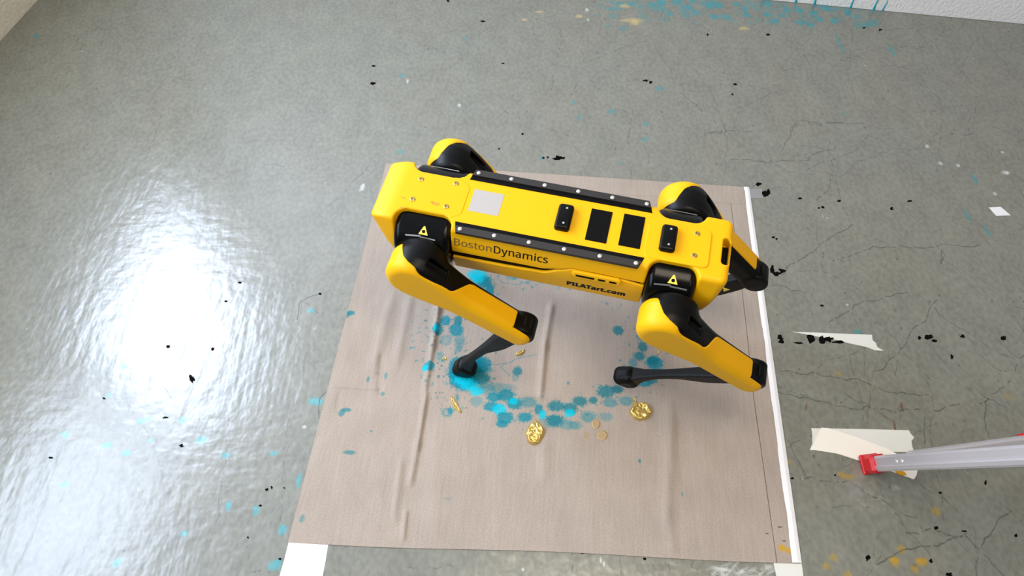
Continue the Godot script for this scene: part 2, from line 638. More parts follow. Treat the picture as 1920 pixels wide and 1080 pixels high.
func build_floor():
	var mesh := ArrayMesh.new()
	var size := 1024
	# relief of the brushed and rolled paint, shared by both halves
	var a := noise_bytes(size, size, 0.045, 3, 3)
	var str_im := Image.create_from_data(size, 256, false, Image.FORMAT_L8, noise_bytes(size, 256, 0.05, 3, 9))
	str_im.resize(size, size, Image.INTERPOLATE_CUBIC)
	var s := str_im.get_data()
	var str2 := Image.create_from_data(256, size, false, Image.FORMAT_L8, noise_bytes(256, size, 0.06, 3, 15))
	str2.resize(size, size, Image.INTERPOLATE_CUBIC)
	var s2 := str2.get_data()
	var patch := noise_bytes(size, size, 0.006, 2, 21)
	var hb := PackedByteArray()
	hb.resize(size * size)
	for i in size * size:
		var k := smoothstep(0.4, 0.6, patch[i] / 255.0)
		var st := lerpf(s[i], s2[i], k)
		hb[i] = int(clampf(a[i] * 0.5 + st * 0.5, 0.0, 255.0))
	var him := Image.create_from_data(size, size, false, Image.FORMAT_L8, hb)
	him.resize(2048, 2048, Image.INTERPOLATE_CUBIC)
	him.convert(Image.FORMAT_RGBA8)
	him.bump_map_to_normal_map(3.2)
	var relief := ImageTexture.create_from_image(him)
	for half in 2:
		var x0 := FX0 + half * 2.4
		var m := mat(Color.WHITE, 0.25, 0.0, 0.85)
		m.albedo_texture = ImageTexture.create_from_image(floor_image(half, x0, patch))
		m.normal_enabled = true
		m.normal_texture = relief
		m.normal_scale = 0.34
		var st := SurfaceTool.new()
		st.begin(Mesh.PRIMITIVE_TRIANGLES)
		for k in [[0, 0], [1, 0], [1, 1], [0, 0], [1, 1], [0, 1]]:
			st.set_uv(Vector2(k[0], k[1]))
			st.set_normal(Vector3.UP)
			st.add_vertex(Vector3(x0 + k[0] * 2.4, 0, lerpf(FZ0, FZ1, k[1])))
		st.generate_tangents()
		st.set_material(m)
		st.commit(mesh)
	# the floor beyond what the picture shows, and its slab
	var rest := flat()
	for r in [[-5.5, FX0, -5.5, 5.5], [FX1, 5.5, -5.5, 5.5], [FX0, FX1, -5.5, FZ0], [FX0, FX1, FZ1, 5.5]]:
		quad(rest, Vector3(r[0], 0, r[2]), Vector3(r[1], 0, r[2]), Vector3(r[1], 0, r[3]), Vector3(r[0], 0, r[3]), Vector3.UP)
	box(rest, Vector3(11, 0.15, 11), Transform3D(Basis(), Vector3(0, -0.076, 0)), 0.0005)
	rest.generate_normals()
	rest.set_material(M.floor_plain)
	rest.commit(mesh)
	var f := put("floor", mesh, null)
	chips(f)
	structure(f, "grey painted concrete floor, glossy and scuffed, with teal, yellow and black paint spots", "floor")


# flakes where the grey paint has come off and black shows: thin matte chips with ragged rims
func chips(on: Node3D):
	var m := mat(Color(0.055, 0.045, 0.04), 0.85, 0.0, 0.15)
	for q in CHIPS_BIG:
		put("paint_chip", chip(q, 0.0012), m, on)
	for q in CHIPS_SMALL:
		put("paint_chip", chip(q, 0.0008), m, on)
	for q in CHIPS_LEFT:
		put("paint_chip", chip(q, 0.0008), m, on)


func chip(q: Array, high: float) -> ArrayMesh:
	var at := spot(q[0], q[1])
	var du := (spot(q[0] + 4, q[1]) - at) / 4.0
	var dv := (spot(q[0], q[1] + 4) - at) / 4.0
	var st := flat()
	var n := 14
	var rim := []
	for k in n:
		var a := TAU * k / n
		var r := 1.0 + 0.75 * noise.get_noise_2d(q[0] + cos(a) * 1.3, q[1] + sin(a) * 1.3) + rng.randf_range(-0.18, 0.18)
		rim.append(at + du * q[2] * cos(a) * r + dv * q[3] * sin(a) * r)
	var top := at + Vector3(0, high, 0)
	for k in n:
		var a: Vector3 = rim[k]
		var b: Vector3 = rim[(k + 1) % n]
		var a2 := a.lerp(at, 0.08) + Vector3(0, high, 0)
		var b2 := b.lerp(at, 0.08) + Vector3(0, high, 0)
		quad(st, a, b, b2, a2, a - at)
		tri(st, top, a2, b2, Vector3.UP)
	return done(st)



func floor_image(half: int, x0: float, patch: PackedByteArray) -> Image:
	var size := 1024
	var fine := noise_bytes(size, size, 0.12, 3, 31 + half)
	var mid := noise_bytes(size, size, 0.02, 4, 51 + half)
	var b := PackedByteArray()
	b.resize(size * size * 3)
	for i in size * size:
		var v := 0.92 + (mid[i] - 128) * 0.00035 + (fine[i] - 128) * 0.0006
		var u := (patch[i] - 128) * 0.008
		b[i * 3] = int(134.0 * v + u)
		b[i * 3 + 1] = int(132.5 * v)
		b[i * 3 + 2] = int(119.0 * v - u)
	var im := Image.create_from_data(size, size, false, Image.FORMAT_RGB8, b)
	im.resize(2048, 2048, Image.INTERPOLATE_CUBIC)
	var p := Sheet.new(im)
	var k := Vector2(2048.0 / 2.4, 2048.0 / (FZ1 - FZ0))
	var to := func(v: Vector3) -> Vector2: return Vector2((v.x - x0) * k.x, (v.z - FZ0) * k.y)
	# hairline cracks and scuffs, thick on the right half
	var dark := Color(0.25, 0.25, 0.24)
	for i in (330 if half == 1 else 60):
		var q := Vector2(rng.randf() * 2048, rng.randf_range(250, 2000))
		var dir := Vector2.from_angle(rng.randf() * TAU)
		var pts := PackedVector2Array([q])
		for j in rng.randi_range(2, 8):
			dir = dir.rotated(rng.randf_range(-0.22, 0.22))
			q += dir * rng.randf_range(15, 50)
			pts.append(q)
		p.line(pts, rng.randf_range(1.0, 2.4), dark, rng.randf_range(0.12, 0.42), 10.0, 0.38)
	for i in (900 if half == 1 else 350):
		var q := Vector2(rng.randf() * 2048, rng.randf() * 2048)
		p.blot(q, Vector2(rng.randf_range(1, 4), rng.randf_range(1, 3)), rng.randf() * PI, dark, rng.randf_range(0.15, 0.6), 0.5)
	for i in 70:
		var q := Vector2(rng.randf() * 2048, rng.randf() * 2048)
		p.blot(q, Vector2(rng.randf_range(1, 4), rng.randf_range(1, 2.5)), rng.randf() * PI, Color(0.8, 0.8, 0.78), rng.randf_range(0.2, 0.7), 0.4)
	var mark := func(px: float, py: float, rx: float, ry: float, c: Color, alpha: float, rag := 0.35, hollow := 0.0, turn := 0.0):
		var at := spot(px, py)
		var du := (spot(px + 4, py) - at).length() / 4.0
		var dv := (spot(px, py + 4) - at).length() / 4.0
		var sz := Vector2(rx * du * k.x, ry * dv * k.y)
		p.blot(to.call(at), sz, turn, c, alpha * 0.85, rag * 1.9, hollow, 0.4)
		if rx * ry > 14.0:
			for j in 3:
				var off := Vector2.from_angle(rng.randf() * TAU) * sz * rng.randf_range(0.5, 1.3)
				p.blot(to.call(at) + off, sz * rng.randf_range(0.2, 0.5), rng.randf() * PI, c, alpha * rng.randf_range(0.3, 0.8), 0.8, 0.0, 0.4)
	# teal along the wall and in drops across the floor
	var teal := Color(0.10, 0.56, 0.62)
	for q in [[1240, 5, 8, 5], [1291, 15, 8, 6], [1333, 10, 9, 6], [1349, 10, 7, 5], [1397, 16, 6, 5], [1339, 31, 9, 4], [1360, 31, 8, 5], [1399, 29, 6, 4], [1381, 8, 6, 4], [1271, 3, 8, 4], [1439, 7, 8, 5], [1496, 18, 7, 6], [1525, 26, 6, 6], [1536, 36, 6, 5], [1452, 39, 7, 5], [1475, 18, 6, 6],
			[1546, 16, 9, 5], [1588, 23, 6, 6], [1501, 42, 9, 4], [1520, 47, 7, 4], [1564, 39, 6, 5], [1439, 27, 8, 4], [1465, 29, 9, 3], [1303, 23, 6, 5], [1255, 26, 5, 4]]:
		mark.call(q[0], q[1], q[2], q[3], teal, 0.8, 0.35)
	for i in 130:
		mark.call(rng.randf_range(1120, 1700), rng.randf_range(0, 1) * rng.randf_range(0, 1) * 60 + 2, rng.randf_range(3, 10), rng.randf_range(2, 6), teal, rng.randf_range(0.1, 0.4), 0.6)
	for q in [[1617, 46, 14, 5], [1636, 42, 12, 6], [1152, 16, 12, 3], [1181, 6, 7, 4], [1672, 95, 4, 10], [1573, 80, 3, 16], [1580, 214, 4, 2], [1234, 166, 8, 4], [1148, 209, 6, 4], [1210, 232, 6, 3], [1209, 261, 5, 4], [1086, 220, 4, 4], [1813, 402, 4, 9], [1826, 335, 4, 9], [1850, 432, 4, 10], [1607, 622, 7, 5], [1163, 305, 5, 2], [750, 284, 7, 3.5], [753, 141, 6, 3], [1015, 295, 5, 3], [1075, 192, 4, 4], [872, 72, 5, 2], [68, 67, 5, 4]]:
		mark.call(q[0], q[1], q[2], q[3], teal, 0.5, 0.4)
	for q in [[265, 789, 7, 5], [281, 784, 5, 4], [345, 787, 10, 5], [377, 825, 10, 6], [122, 814, 6, 5], [200, 834, 9, 5], [229, 687, 9, 5], [583, 582, 6, 4], [592, 752, 12, 7], [236, 848, 8, 5], [422, 853, 8, 4], [512, 850, 7, 4], [120, 908, 7, 5], [218, 1055, 7, 8], [560, 900, 4, 12], [480, 957, 6, 8], [428, 948, 5, 8], [345, 1000, 6, 5], [530, 993, 8, 8], [515, 1060, 12, 9], [205, 740, 5, 3], [281, 825, 5, 3], [316, 606, 5, 3]]:
		mark.call(q[0], q[1], q[2], q[3], Color(0.16, 0.68, 0.74), 0.75, 0.4)
	# yellow, gold and rust
	var yel := Color(0.80, 0.58, 0.05)
	for q in [[1576, 888, 6, 4], [1590, 893, 12, 4], [1793, 840, 6, 4], [1793, 872, 6, 4], [1754, 958, 8, 7], [1676, 1052, 8, 8], [1727, 1053, 9, 7], [1689, 1030, 7, 7], [1562, 1045, 7, 6], [1549, 1061, 7, 6], [1714, 1067, 7, 7], [1588, 1077, 7, 5], [1478, 865, 3, 6], [1892, 743, 9, 6], [1570, 700, 9, 6]]:
		var faint: float = 0.9 if q[0] == 1676 or q[0] == 1727 else 0.5
		if q[1] > 690 and q[1] < 750:
			faint = 0.2
		mark.call(q[0], q[1], q[2], q[3], yel, faint, 0.45)
	for q in [[1187, 38, 17, 4], [1192, 44, 6, 3], [1011, 22, 7, 2], [983, 37, 5, 2], [1085, 30, 6, 3], [1394, 53, 9, 3], [1170, 11, 9, 3]]:
		mark.call(q[0], q[1], q[2], q[3], Color(0.84, 0.72, 0.44), 0.75, 0.4)
	for q in [[1511, 763, 2, 7, 0.5], [1690, 762, 2.5, 8, 0.3], [1677, 798, 2, 9, 0.2]]:
		mark.call(q[0], q[1], q[2], q[3], Color(0.38, 0.22, 0.10), 0.85, 0.4, 0.0, q[4])
	# white flecks and scuffs
	for q in [[861, 197, 3, 3], [764, 152, 2, 4], [1738, 274, 4, 3], [1763, 306, 4, 3], [1885, 323, 7, 3], [1588, 571, 3, 2], [1879, 285, 3, 2], [1100, 18, 3, 3], [1102, 37, 2, 2], [1865, 363, 3, 3], [1796, 310, 3, 3], [570, 800, 4, 3], [679, 351, 4, 6], [1126, 1050, 2, 6], [1132, 1057, 2, 4], [980, 1067, 3, 3]]:
		mark.call(q[0], q[1], q[2], q[3], Color(0.86, 0.86, 0.85), 0.9, 0.3)
	for i in 60:
		var c := Vector2(rng.randf_range(1335, 1450), rng.randf_range(1058, 1085))
		mark.call(c.x, c.y, rng.randf_range(3, 14), rng.randf_range(1, 3), Color(0.82, 0.82, 0.80), rng.randf_range(0.2, 0.7), 0.6, 0.0, rng.randf_range(-0.6, 0.3))
	for i in 50:
		mark.call(rng.randf_range(1600, 1690), rng.randf_range(880, 960), rng.randf_range(2, 7), rng.randf_range(1, 4), Color(0.72, 0.71, 0.68), rng.randf_range(0.1, 0.35), 0.6)
	# long drawn scratches
	for q in [[1457, 735, 1560, 758, 1730, 770, 1800, 758], [1462, 690, 1560, 705, 1680, 735, 1740, 742], [1842, 745, 1850, 800, 1858, 838, 1860, 850], [1555, 610, 1600, 570, 1660, 555, 1700, 545], [1640, 700, 1700, 640, 1730, 600, 1760, 560], [1737, 760, 1735, 790, 1732, 820, 1731, 830],
			[1640, 1066, 1700, 1030, 1760, 1020, 1810, 1000], [1700, 992, 1760, 998, 1800, 1002, 1812, 1010], [1812, 1010, 1850, 1050, 1870, 1070, 1890, 1085], [1900, 960, 1860, 990, 1840, 1020, 1838, 1030], [1350, 222, 1360, 245, 1345, 250, 1325, 250], [1325, 250, 1370, 240, 1400, 245, 1410, 248],
			[1370, 298, 1440, 303, 1500, 300, 1560, 280], [1480, 240, 1500, 228, 1560, 230, 1620, 232], [1466, 285, 1480, 250, 1490, 235, 1500, 228], [1560, 490, 1640, 465, 1720, 462, 1840, 460], [1600, 420, 1540, 460, 1480, 500, 1465, 515], [1770, 490, 1768, 470, 1774, 480, 1768, 497]]:
		var pts := PackedVector2Array()
		for j in 4:
			pts.append(to.call(spot(q[j * 2], q[j * 2 + 1])))
		p.line(pts, 2.2, dark, 0.45, 10.0, 0.2)
	for q in [[600, 551, 575, 560, 562, 568, 556, 600], [611, 735, 600, 745, 596, 760, 597, 785], [310, 727, 314, 735, 318, 744, 322, 748]]:
		var pts2 := PackedVector2Array()
		for j in 4:
			pts2.append(to.call(spot(q[j * 2], q[j * 2 + 1])))
		p.line(pts2, 1.8, Color(0.2, 0.2, 0.2), 0.7, 3.0)
	return p.image()


# ---------------------------------------------------------------- the cloth on the floor
var corner: Array[Vector3] = []
var folds := []


func on_cloth(st: Vector2) -> Vector3:
	return corner[0].lerp(corner[1], st.x).lerp(corner[3].lerp(corner[2], st.x), st.y)


func cloth_uv(p: Vector3) -> Vector2:
	var st := Vector2(0.5, 0.5)
	for k in 6:
		var e := p - on_cloth(st)
		var a := corner[1].lerp(corner[2], st.y) - corner[0].lerp(corner[3], st.y)
		var b := corner[3].lerp(corner[2], st.x) - corner[0].lerp(corner[1], st.x)
		var det := a.x * b.z - a.z * b.x
		st += Vector2((e.x * b.z - e.z * b.x) / det, (a.x * e.z - a.z * e.x) / det)
	return st


func cloth_height(p: Vector3) -> float:
	var h := 0.0028
	for f in folds:
		var a: Vector2 = f[0]
		var ab: Vector2 = f[1]
		var q := Vector2(p.x, p.z) - a
		var t := q.dot(ab) / ab.length_squared()
		if t < -0.25 or t > 1.25:
			continue
		var side := ab.normalized().cross(q)
		if absf(side) > f[3] * 4.0:
			continue
		var fade := smoothstep(-0.2, 0.1, t) * smoothstep(1.2, 0.9, t)
		if f[4] == 0:
			h += 1.25 * f[2] * fade * exp(-side * side / (f[3] * f[3] * 0.62))
		else:
			h += f[2] * fade * (0.5 + 0.5 * tanh(side / f[3] * 2.0)) * exp(-side * side / (f[3] * f[3] * 9.0))
	h += noise.get_noise_2d(p.x * 5.0, p.z * 1.6) * 0.0022 + noise.get_noise_2d(p.x * 14.0 + 7.0, p.z * 4.0) * 0.0007
	return maxf(h, 0.001)


func build_cloth():
	corner = [spot(724, 307), spot(1404, 352), spot(1502, 1056), spot(540, 1017)]
	for f in [[850, 470, 823, 575, 0.009, 0.010, 0], [823, 575, 812, 650, 0.009, 0.010, 0], [812, 650, 797, 732, 0.007, 0.008, 0], [799, 742, 784, 835, 0.008, 0.008, 0], [784, 835, 770, 905, 0.006, 0.010, 0], [762, 960, 756, 1016, 0.005, 0.007, 0],
			[1034, 575, 1021, 650, 0.006, 0.012, 0], [1021, 650, 1013, 740, 0.007, 0.011, 0], [975, 742, 1046, 748, 0.003, 0.008, 0], [1046, 748, 1210, 752, 0.0015, 0.010, 0],
			[1256, 770, 1250, 960, 0.005, 0.022, 0], [1250, 960, 1262, 1040, 0.003, 0.020, 0], [1278, 800, 1286, 900, -0.003, 0.02, 0],
			[668, 905, 730, 988, -0.006, 0.018, 0], [752, 870, 738, 980, 0.004, 0.014, 0], [738, 870, 727, 975, -0.004, 0.014, 0],
			[612, 724, 720, 731, 0.003, 0.005, 0], [716, 670, 713, 735, -0.005, 0.010, 0], [637, 738, 632, 772, -0.004, 0.006, 0], [735, 560, 700, 690, 0.004, 0.022, 0], [770, 560, 745, 680, 0.004, 0.018, 0], [1018, 830, 1020, 900, 0.003, 0.02, 0], [820, 800, 815, 1000, 0.002, 0.03, 0]]:
		var a := spot(f[0], f[1])
		var b := spot(f[2], f[3])
		folds.append([Vector2(a.x, a.z), Vector2(b.x - a.x, b.z - a.z), f[4], f[5], f[6]])
	var t := thing("canvas_cloth", "square of raw linen canvas with teal and gold paint prints lying under the robot", "canvas")
	var n := 300
	var st := SurfaceTool.new()
	st.begin(Mesh.PRIMITIVE_TRIANGLES)
	for j in n + 1:
		for i in n + 1:
			var uv := Vector2(float(i) / n, float(j) / n)
			var p := on_cloth(uv)
			var rim := minf(minf(uv.x, 1.0 - uv.x), minf(uv.y, 1.0 - uv.y))
			p.y = lerpf(0.0022, cloth_height(p), smoothstep(0.0, 0.02, rim))
			if j == n:
				p.z += sin(uv.x * 9.0) * 0.003
			st.set_uv(uv)
			st.add_vertex(p)
	for j in n:
		for i in n:
			var o := j * (n + 1) + i
			for k in [o, o + 1, o + n + 2, o, o + n + 2, o + n + 1]:
				st.add_index(k)
	st.generate_normals()
	st.generate_tangents()
	var m := mat(Color.WHITE, 0.9, 0.0, 0.25)
	m.albedo_texture = ImageTexture.create_from_image(cloth_image())
	var wn := FastNoiseLite.new()
	wn.frequency = 0.35
	wn.seed = 77
	var wt := NoiseTexture2D.new()
	wt.width = 512
	wt.height = 512
	wt.seamless = true
	wt.as_normal_map = true
	wt.bump_strength = 1.0
	wt.noise = wn
	m.normal_enabled = true
	m.normal_texture = wt
	m.normal_scale = 0.3
	m.cull_mode = BaseMaterial3D.CULL_DISABLED
	put("cloth", st.commit(), m, t)
	# hems: a thin skirt all round so that the cloth has thickness, and the white band along the right edge
	var sk := flat()
	for e in 4:
		for k in 60:
			var a := corner[e].lerp(corner[(e + 1) % 4], k / 60.0)
			var b := corner[e].lerp(corner[(e + 1) % 4], (k + 1) / 60.0)
			if e == 2:
				a.z += sin((1.0 - k / 60.0) * 9.0) * 0.003
				b.z += sin((1.0 - (k + 1) / 60.0) * 9.0) * 0.003
			var out := (b - a).cross(Vector3.UP)
			quad(sk, a + Vector3(0, 0.0023, 0), b + Vector3(0, 0.0023, 0), b + Vector3(0, 0.0002, 0), a + Vector3(0, 0.0002, 0), -out if out.dot(a - corner[e].lerp(corner[(e + 2) % 4], 0.5)) < 0.0 else out)
	put("hem", done(sk), mat(Color(0.55, 0.49, 0.44), 0.9), t)
	var eb := flat()
	var steps := 80
	for k in steps:
		var q := []
		for v in [k, k + 1]:
			var y := float(v) / steps
			var wd := lerpf(0.014, 0.0175, y)
			for x in [1.0 - wd, 1.0 - wd * 0.4, 1.0 + 0.0008]:
				var p := on_cloth(Vector2(x, y))
				p.y = 0.0045 if x < 0.999 and x > 0.99 else 0.0034 if x < 0.99 else 0.002
				q.append(p)
		quad(eb, q[0], q[1], q[4], q[3], Vector3.UP)
		quad(eb, q[1], q[2], q[5], q[4], Vector3.UP)
	var edge := put("edge_band", done(eb), M.tape_white, t)
	edge.set_meta("label", "white primed band along the right edge of the canvas")
	gold(t)


func cloth_image() -> Image:
	var size := 1024
	var streak := Image.create_from_data(1024, 64, false, Image.FORMAT_L8, noise_bytes(1024, 64, 0.14, 3, 61))
	streak.resize(size, size, Image.INTERPOLATE_CUBIC)
	var sd := streak.get_data()
	var fine := noise_bytes(size, size, 0.25, 2, 63)
	var wide := noise_bytes(size, size, 0.008, 3, 65)
	var b := PackedByteArray()
	b.resize(size * size * 3)
	for i in size * size:
		var v := 1.0 + (sd[i] - 128) * 0.00022 + (fine[i] - 128) * 0.0005 + (wide[i] - 128) * 0.0002
		b[i * 3] = int(clampf(166.0 * v, 0, 255))
		b[i * 3 + 1] = int(clampf(152.0 * v, 0, 255))
		b[i * 3 + 2] = int(clampf(139.0 * v, 0, 255))
	var im := Image.create_from_data(size, size, false, Image.FORMAT_RGB8, b)
	im.resize(2048, 2048, Image.INTERPOLATE_CUBIC)
	var p := Sheet.new(im)
	var teal := Color(0.03, 0.48, 0.56)
	var bright := Color(0.0, 0.76, 0.86)
	var deep := Color(0.06, 0.38, 0.42)
	var mark := func(px: float, py: float, rx: float, ry: float, c: Color, alpha: float, rag := 0.4, hollow := 0.0, turn := 0.0):
		var at := spot(px, py, 0.003)
		var du := (spot(px + 4, py, 0.003) - at).length() / 4.0 / 1.3 * 2048.0
		var dv := (spot(px, py + 4, 0.003) - at).length() / 4.0 / 1.3 * 2048.0
		p.blot(cloth_uv(at) * 2048.0, Vector2(rx * du, ry * dv), turn, c, alpha, rag, hollow)
	# pale splatter round the ring of prints
	for i in 260:
		var ang := rng.randf() * TAU
		var r := Vector2(210, 140) * rng.randf_range(0.72, 1.22)
		mark.call(1020 + cos(ang) * r.x, 640 + sin(ang) * r.y, rng.randf_range(1, 4), rng.randf_range(1, 3), teal, rng.randf_range(0.1, 0.5), 0.6)
	for i in 90:
		mark.call(rng.randf_range(785, 930), rng.randf_range(590, 770), rng.randf_range(1, 3), rng.randf_range(1, 3), deep, rng.randf_range(0.15, 0.6), 0.6)
	# faint smears
	for q in [[1204, 632, 10, 9], [1187, 680, 8, 9], [1144, 754, 14, 9], [1137, 781, 12, 8], [1104, 781, 16, 11], [1078, 797, 14, 8], [912, 730, 16, 9], [893, 752, 12, 9], [858, 655, 6, 6], [825, 668, 7, 8], [936, 726, 30, 8], [991, 754, 15, 9], [960, 520, 12, 5], [1175, 752, 12, 8], [880, 705, 40, 26], [1040, 790, 26, 12], [1240, 700, 14, 10], [905, 540, 22, 20]]:
		mark.call(q[0], q[1], q[2], q[3], teal, 0.35, 0.5)
	# the prints of the painted foot
	for q in [[835, 601, 9, 8, 0], [859, 600, 7, 8, 1], [821, 618, 9, 10, 1], [818, 616, 5, 6, 2], [855, 618, 12, 11, 0], [836, 638, 10, 9, 3], [862, 636, 9, 9, 3], [862, 645, 7, 10, 3], [805, 687, 9, 8, 0], [797, 690, 5, 6, 2], [970, 696, 8, 8, 1], [966, 708, 5, 6, 3],
			[895, 515, 17, 9, 2], [908, 528, 12, 10, 0], [897, 522, 10, 8, 2], [918, 545, 7, 10, 0], [886, 540, 9, 8, 0], [868, 712, 22, 16, 0], [866, 708, 17, 12, 2], [880, 720, 16, 10, 2], [902, 710, 15, 9, 1], [893, 733, 12, 7, 2], [850, 700, 9, 9, 0], [905, 685, 14, 14, 0], [896, 672, 8, 12, 0], [855, 685, 12, 14, 0], [884, 690, 22, 16, 0],
			[926, 744, 13, 8, 0], [949, 741, 14, 10, 0], [965, 757, 13, 9, 0], [921, 762, 13, 8, 0], [936, 767, 12, 9, 2], [947, 783, 14, 10, 0], [941, 795, 10, 6, 0], [962, 752, 8, 6, 2], [990, 754, 13, 8, 3], [1010, 767, 7, 9, 0], [1017, 777, 6, 8, 2], [984, 782, 12, 8, 0],
			[1042, 761, 14, 9, 1], [1069, 765, 13, 9, 1], [1068, 774, 9, 7, 2], [1040, 788, 14, 10, 1], [1062, 796, 11, 8, 3], [1076, 798, 7, 6, 3], [1087, 752, 13, 8, 1], [1112, 750, 7, 6, 1], [1135, 734, 14, 11, 1], [1157, 730, 10, 7, 1], [1144, 756, 11, 6, 3], [1173, 752, 10, 8, 3], [1102, 782, 10, 8, 3],
			[1207, 718, 14, 6, 0], [1222, 713, 9, 5, 1], [1159, 619, 9, 8, 1], [1205, 650, 8, 8, 1], [1199, 667, 9, 8, 1], [1186, 680, 7, 7, 3], [1227, 680, 15, 11, 0], [1224, 676, 10, 8, 1], [1190, 665, 5, 4, 3]]:
		var c: Color = [teal, deep.lerp(teal, 0.45), bright, teal.lerp(Color(0.45, 0.55, 0.54), 0.5)][q[4]]
		mark.call(q[0], q[1], q[2] * 1.08, q[3] * 1.08, c, [0.95, 0.85, 0.9, 0.6][q[4]], 0.42, [0.1, 0.0, 0.0, 0.5][q[4]])
	# drips, threads of paint and dashes
	mark.call(838, 773, 10, 8, teal, 0.6, 0.3, 0.85)
	mark.call(844, 770, 5, 6, teal, 0.7, 0.4)
	for q in [[640, 774, 6, 6, 0.6], [649, 768, 9, 3.5, 0.7], [690, 711, 3, 5, 0.5], [723, 704, 3, 6, 0.45], [717, 738, 4, 4, 0.5], [657, 586, 8, 4, 0.8], [651, 590, 5, 5, 0.7], [566, 972, 5, 7, 0.4], [655, 848, 11, 4, 0.6], [696, 808, 3, 2, 0.4], [1199, 864, 3, 4, 0.6], [1279, 926, 2, 5, 0.4], [1065, 718, 3, 3, 0.5], [822, 706, 3, 3, 0.6], [832, 706, 2, 2, 0.6], [828, 686, 2, 2, 0.7], [858, 745, 3, 5, 0.5], [820, 745, 2, 3, 0.4], [707, 700, 5, 2, 0.2], [840, 935, 9, 3, 0.15]]:
		mark.call(q[0], q[1], q[2], q[3], deep.lerp(teal, 0.5), q[4], 0.45)
	var to := func(px: float, py: float) -> Vector2: return cloth_uv(spot(px, py, 0.003)) * 2048.0
	for q in [[905, 684, 930, 684, 945, 681, 962, 677], [945, 683, 938, 688, 945, 695, 960, 707], [960, 676, 985, 668, 1000, 665, 1006, 664], [903, 660, 904, 672, 904, 680, 905, 690], [930, 520, 945, 530, 975, 533, 1000, 526], [858, 733, 856, 745, 858, 752, 860, 757]]:
		p.line(PackedVector2Array([to.call(q[0], q[1]), to.call(q[2], q[3]), to.call(q[4], q[5]), to.call(q[6], q[7])]), 3.5, teal, 0.4, 5.0, 0.1)
	for q in [[1129, 816, 11, 9], [1118, 795, 8, 9], [1100, 816, 5, 8], [1188, 752, 4, 8]]:
		mark.call(q[0], q[1], q[2], q[3], Color(0.66, 0.52, 0.30), 0.45, 0.25)
	for q in [[1466, 1027, 7, 6], [1478, 1032, 6, 5]]:
		mark.call(q[0], q[1], q[2], q[3], Color(0.80, 0.58, 0.08), 0.85, 0.4)
	for q in [[1462, 988, 4, 1], [1470, 1014, 3.5, 1], [1438, 1000, 3, 1]]:
		mark.call(q[0], q[1], q[2], q[3], Color(0.12, 0.12, 0.11), 0.85, 0.1)
	# ruled pencil lines near the right edge and across the top
	p.line(PackedVector2Array([to.call(1370, 382), to.call(1398, 600), to.call(1412, 740), to.call(1457, 1058)]), 2.6, Color(0.12, 0.115, 0.11), 0.55)
	p.line(PackedVector2Array([to.call(1126, 362), to.call(1240, 370), to.call(1402, 384)]), 1.6, Color(0.25, 0.23, 0.22), 0.25)
	return p.image()


# lumps of thick gold paint: a ragged outline filled with wrinkled paint that stands proud of the cloth
func lump(outline: Array, high: float, rough: float, seed_: int) -> ArrayMesh:
	var mid := Vector3()
	var rim := []
	for q in outline:
		var p := spot(q[0], q[1], 0.003)
		rim.append(p)
		mid += p / outline.size()
	var n := 48
	var rings := 11
	var st := SurfaceTool.new()
	st.begin(Mesh.PRIMITIVE_TRIANGLES)
	for r in rings + 1:
		for k in n:
			var f := float(k) / n * rim.size()
			var a: Vector3 = rim[int(f) % rim.size()]
			var p := a.lerp(rim[(int(f) + 1) % rim.size()], f - int(f))
			var t := float(r) / rings
			var v := mid.lerp(p, maxf(t, 0.002))
			var y := high * (1.0 - pow(t, 5.0)) * (0.72 + 0.75 * smoothstep(0.5, 0.86, t))
			v.y = 0.003 + y * (1.0 + rough * noise.get_noise_3d(v.x * 48.0, v.z * 48.0, seed_) + 0.6 * rough * noise.get_noise_3d(v.x * 120.0, v.z * 120.0, seed_))
			st.add_vertex(v)
	for r in rings:
		for k in n:
			var o := r * n + k
			var o2 := r * n + (k + 1) % n
			for i in [o, o + n, o2, o2, o + n, o2 + n]:
				st.add_index(i)
	st.generate_normals()
	return st.commit()


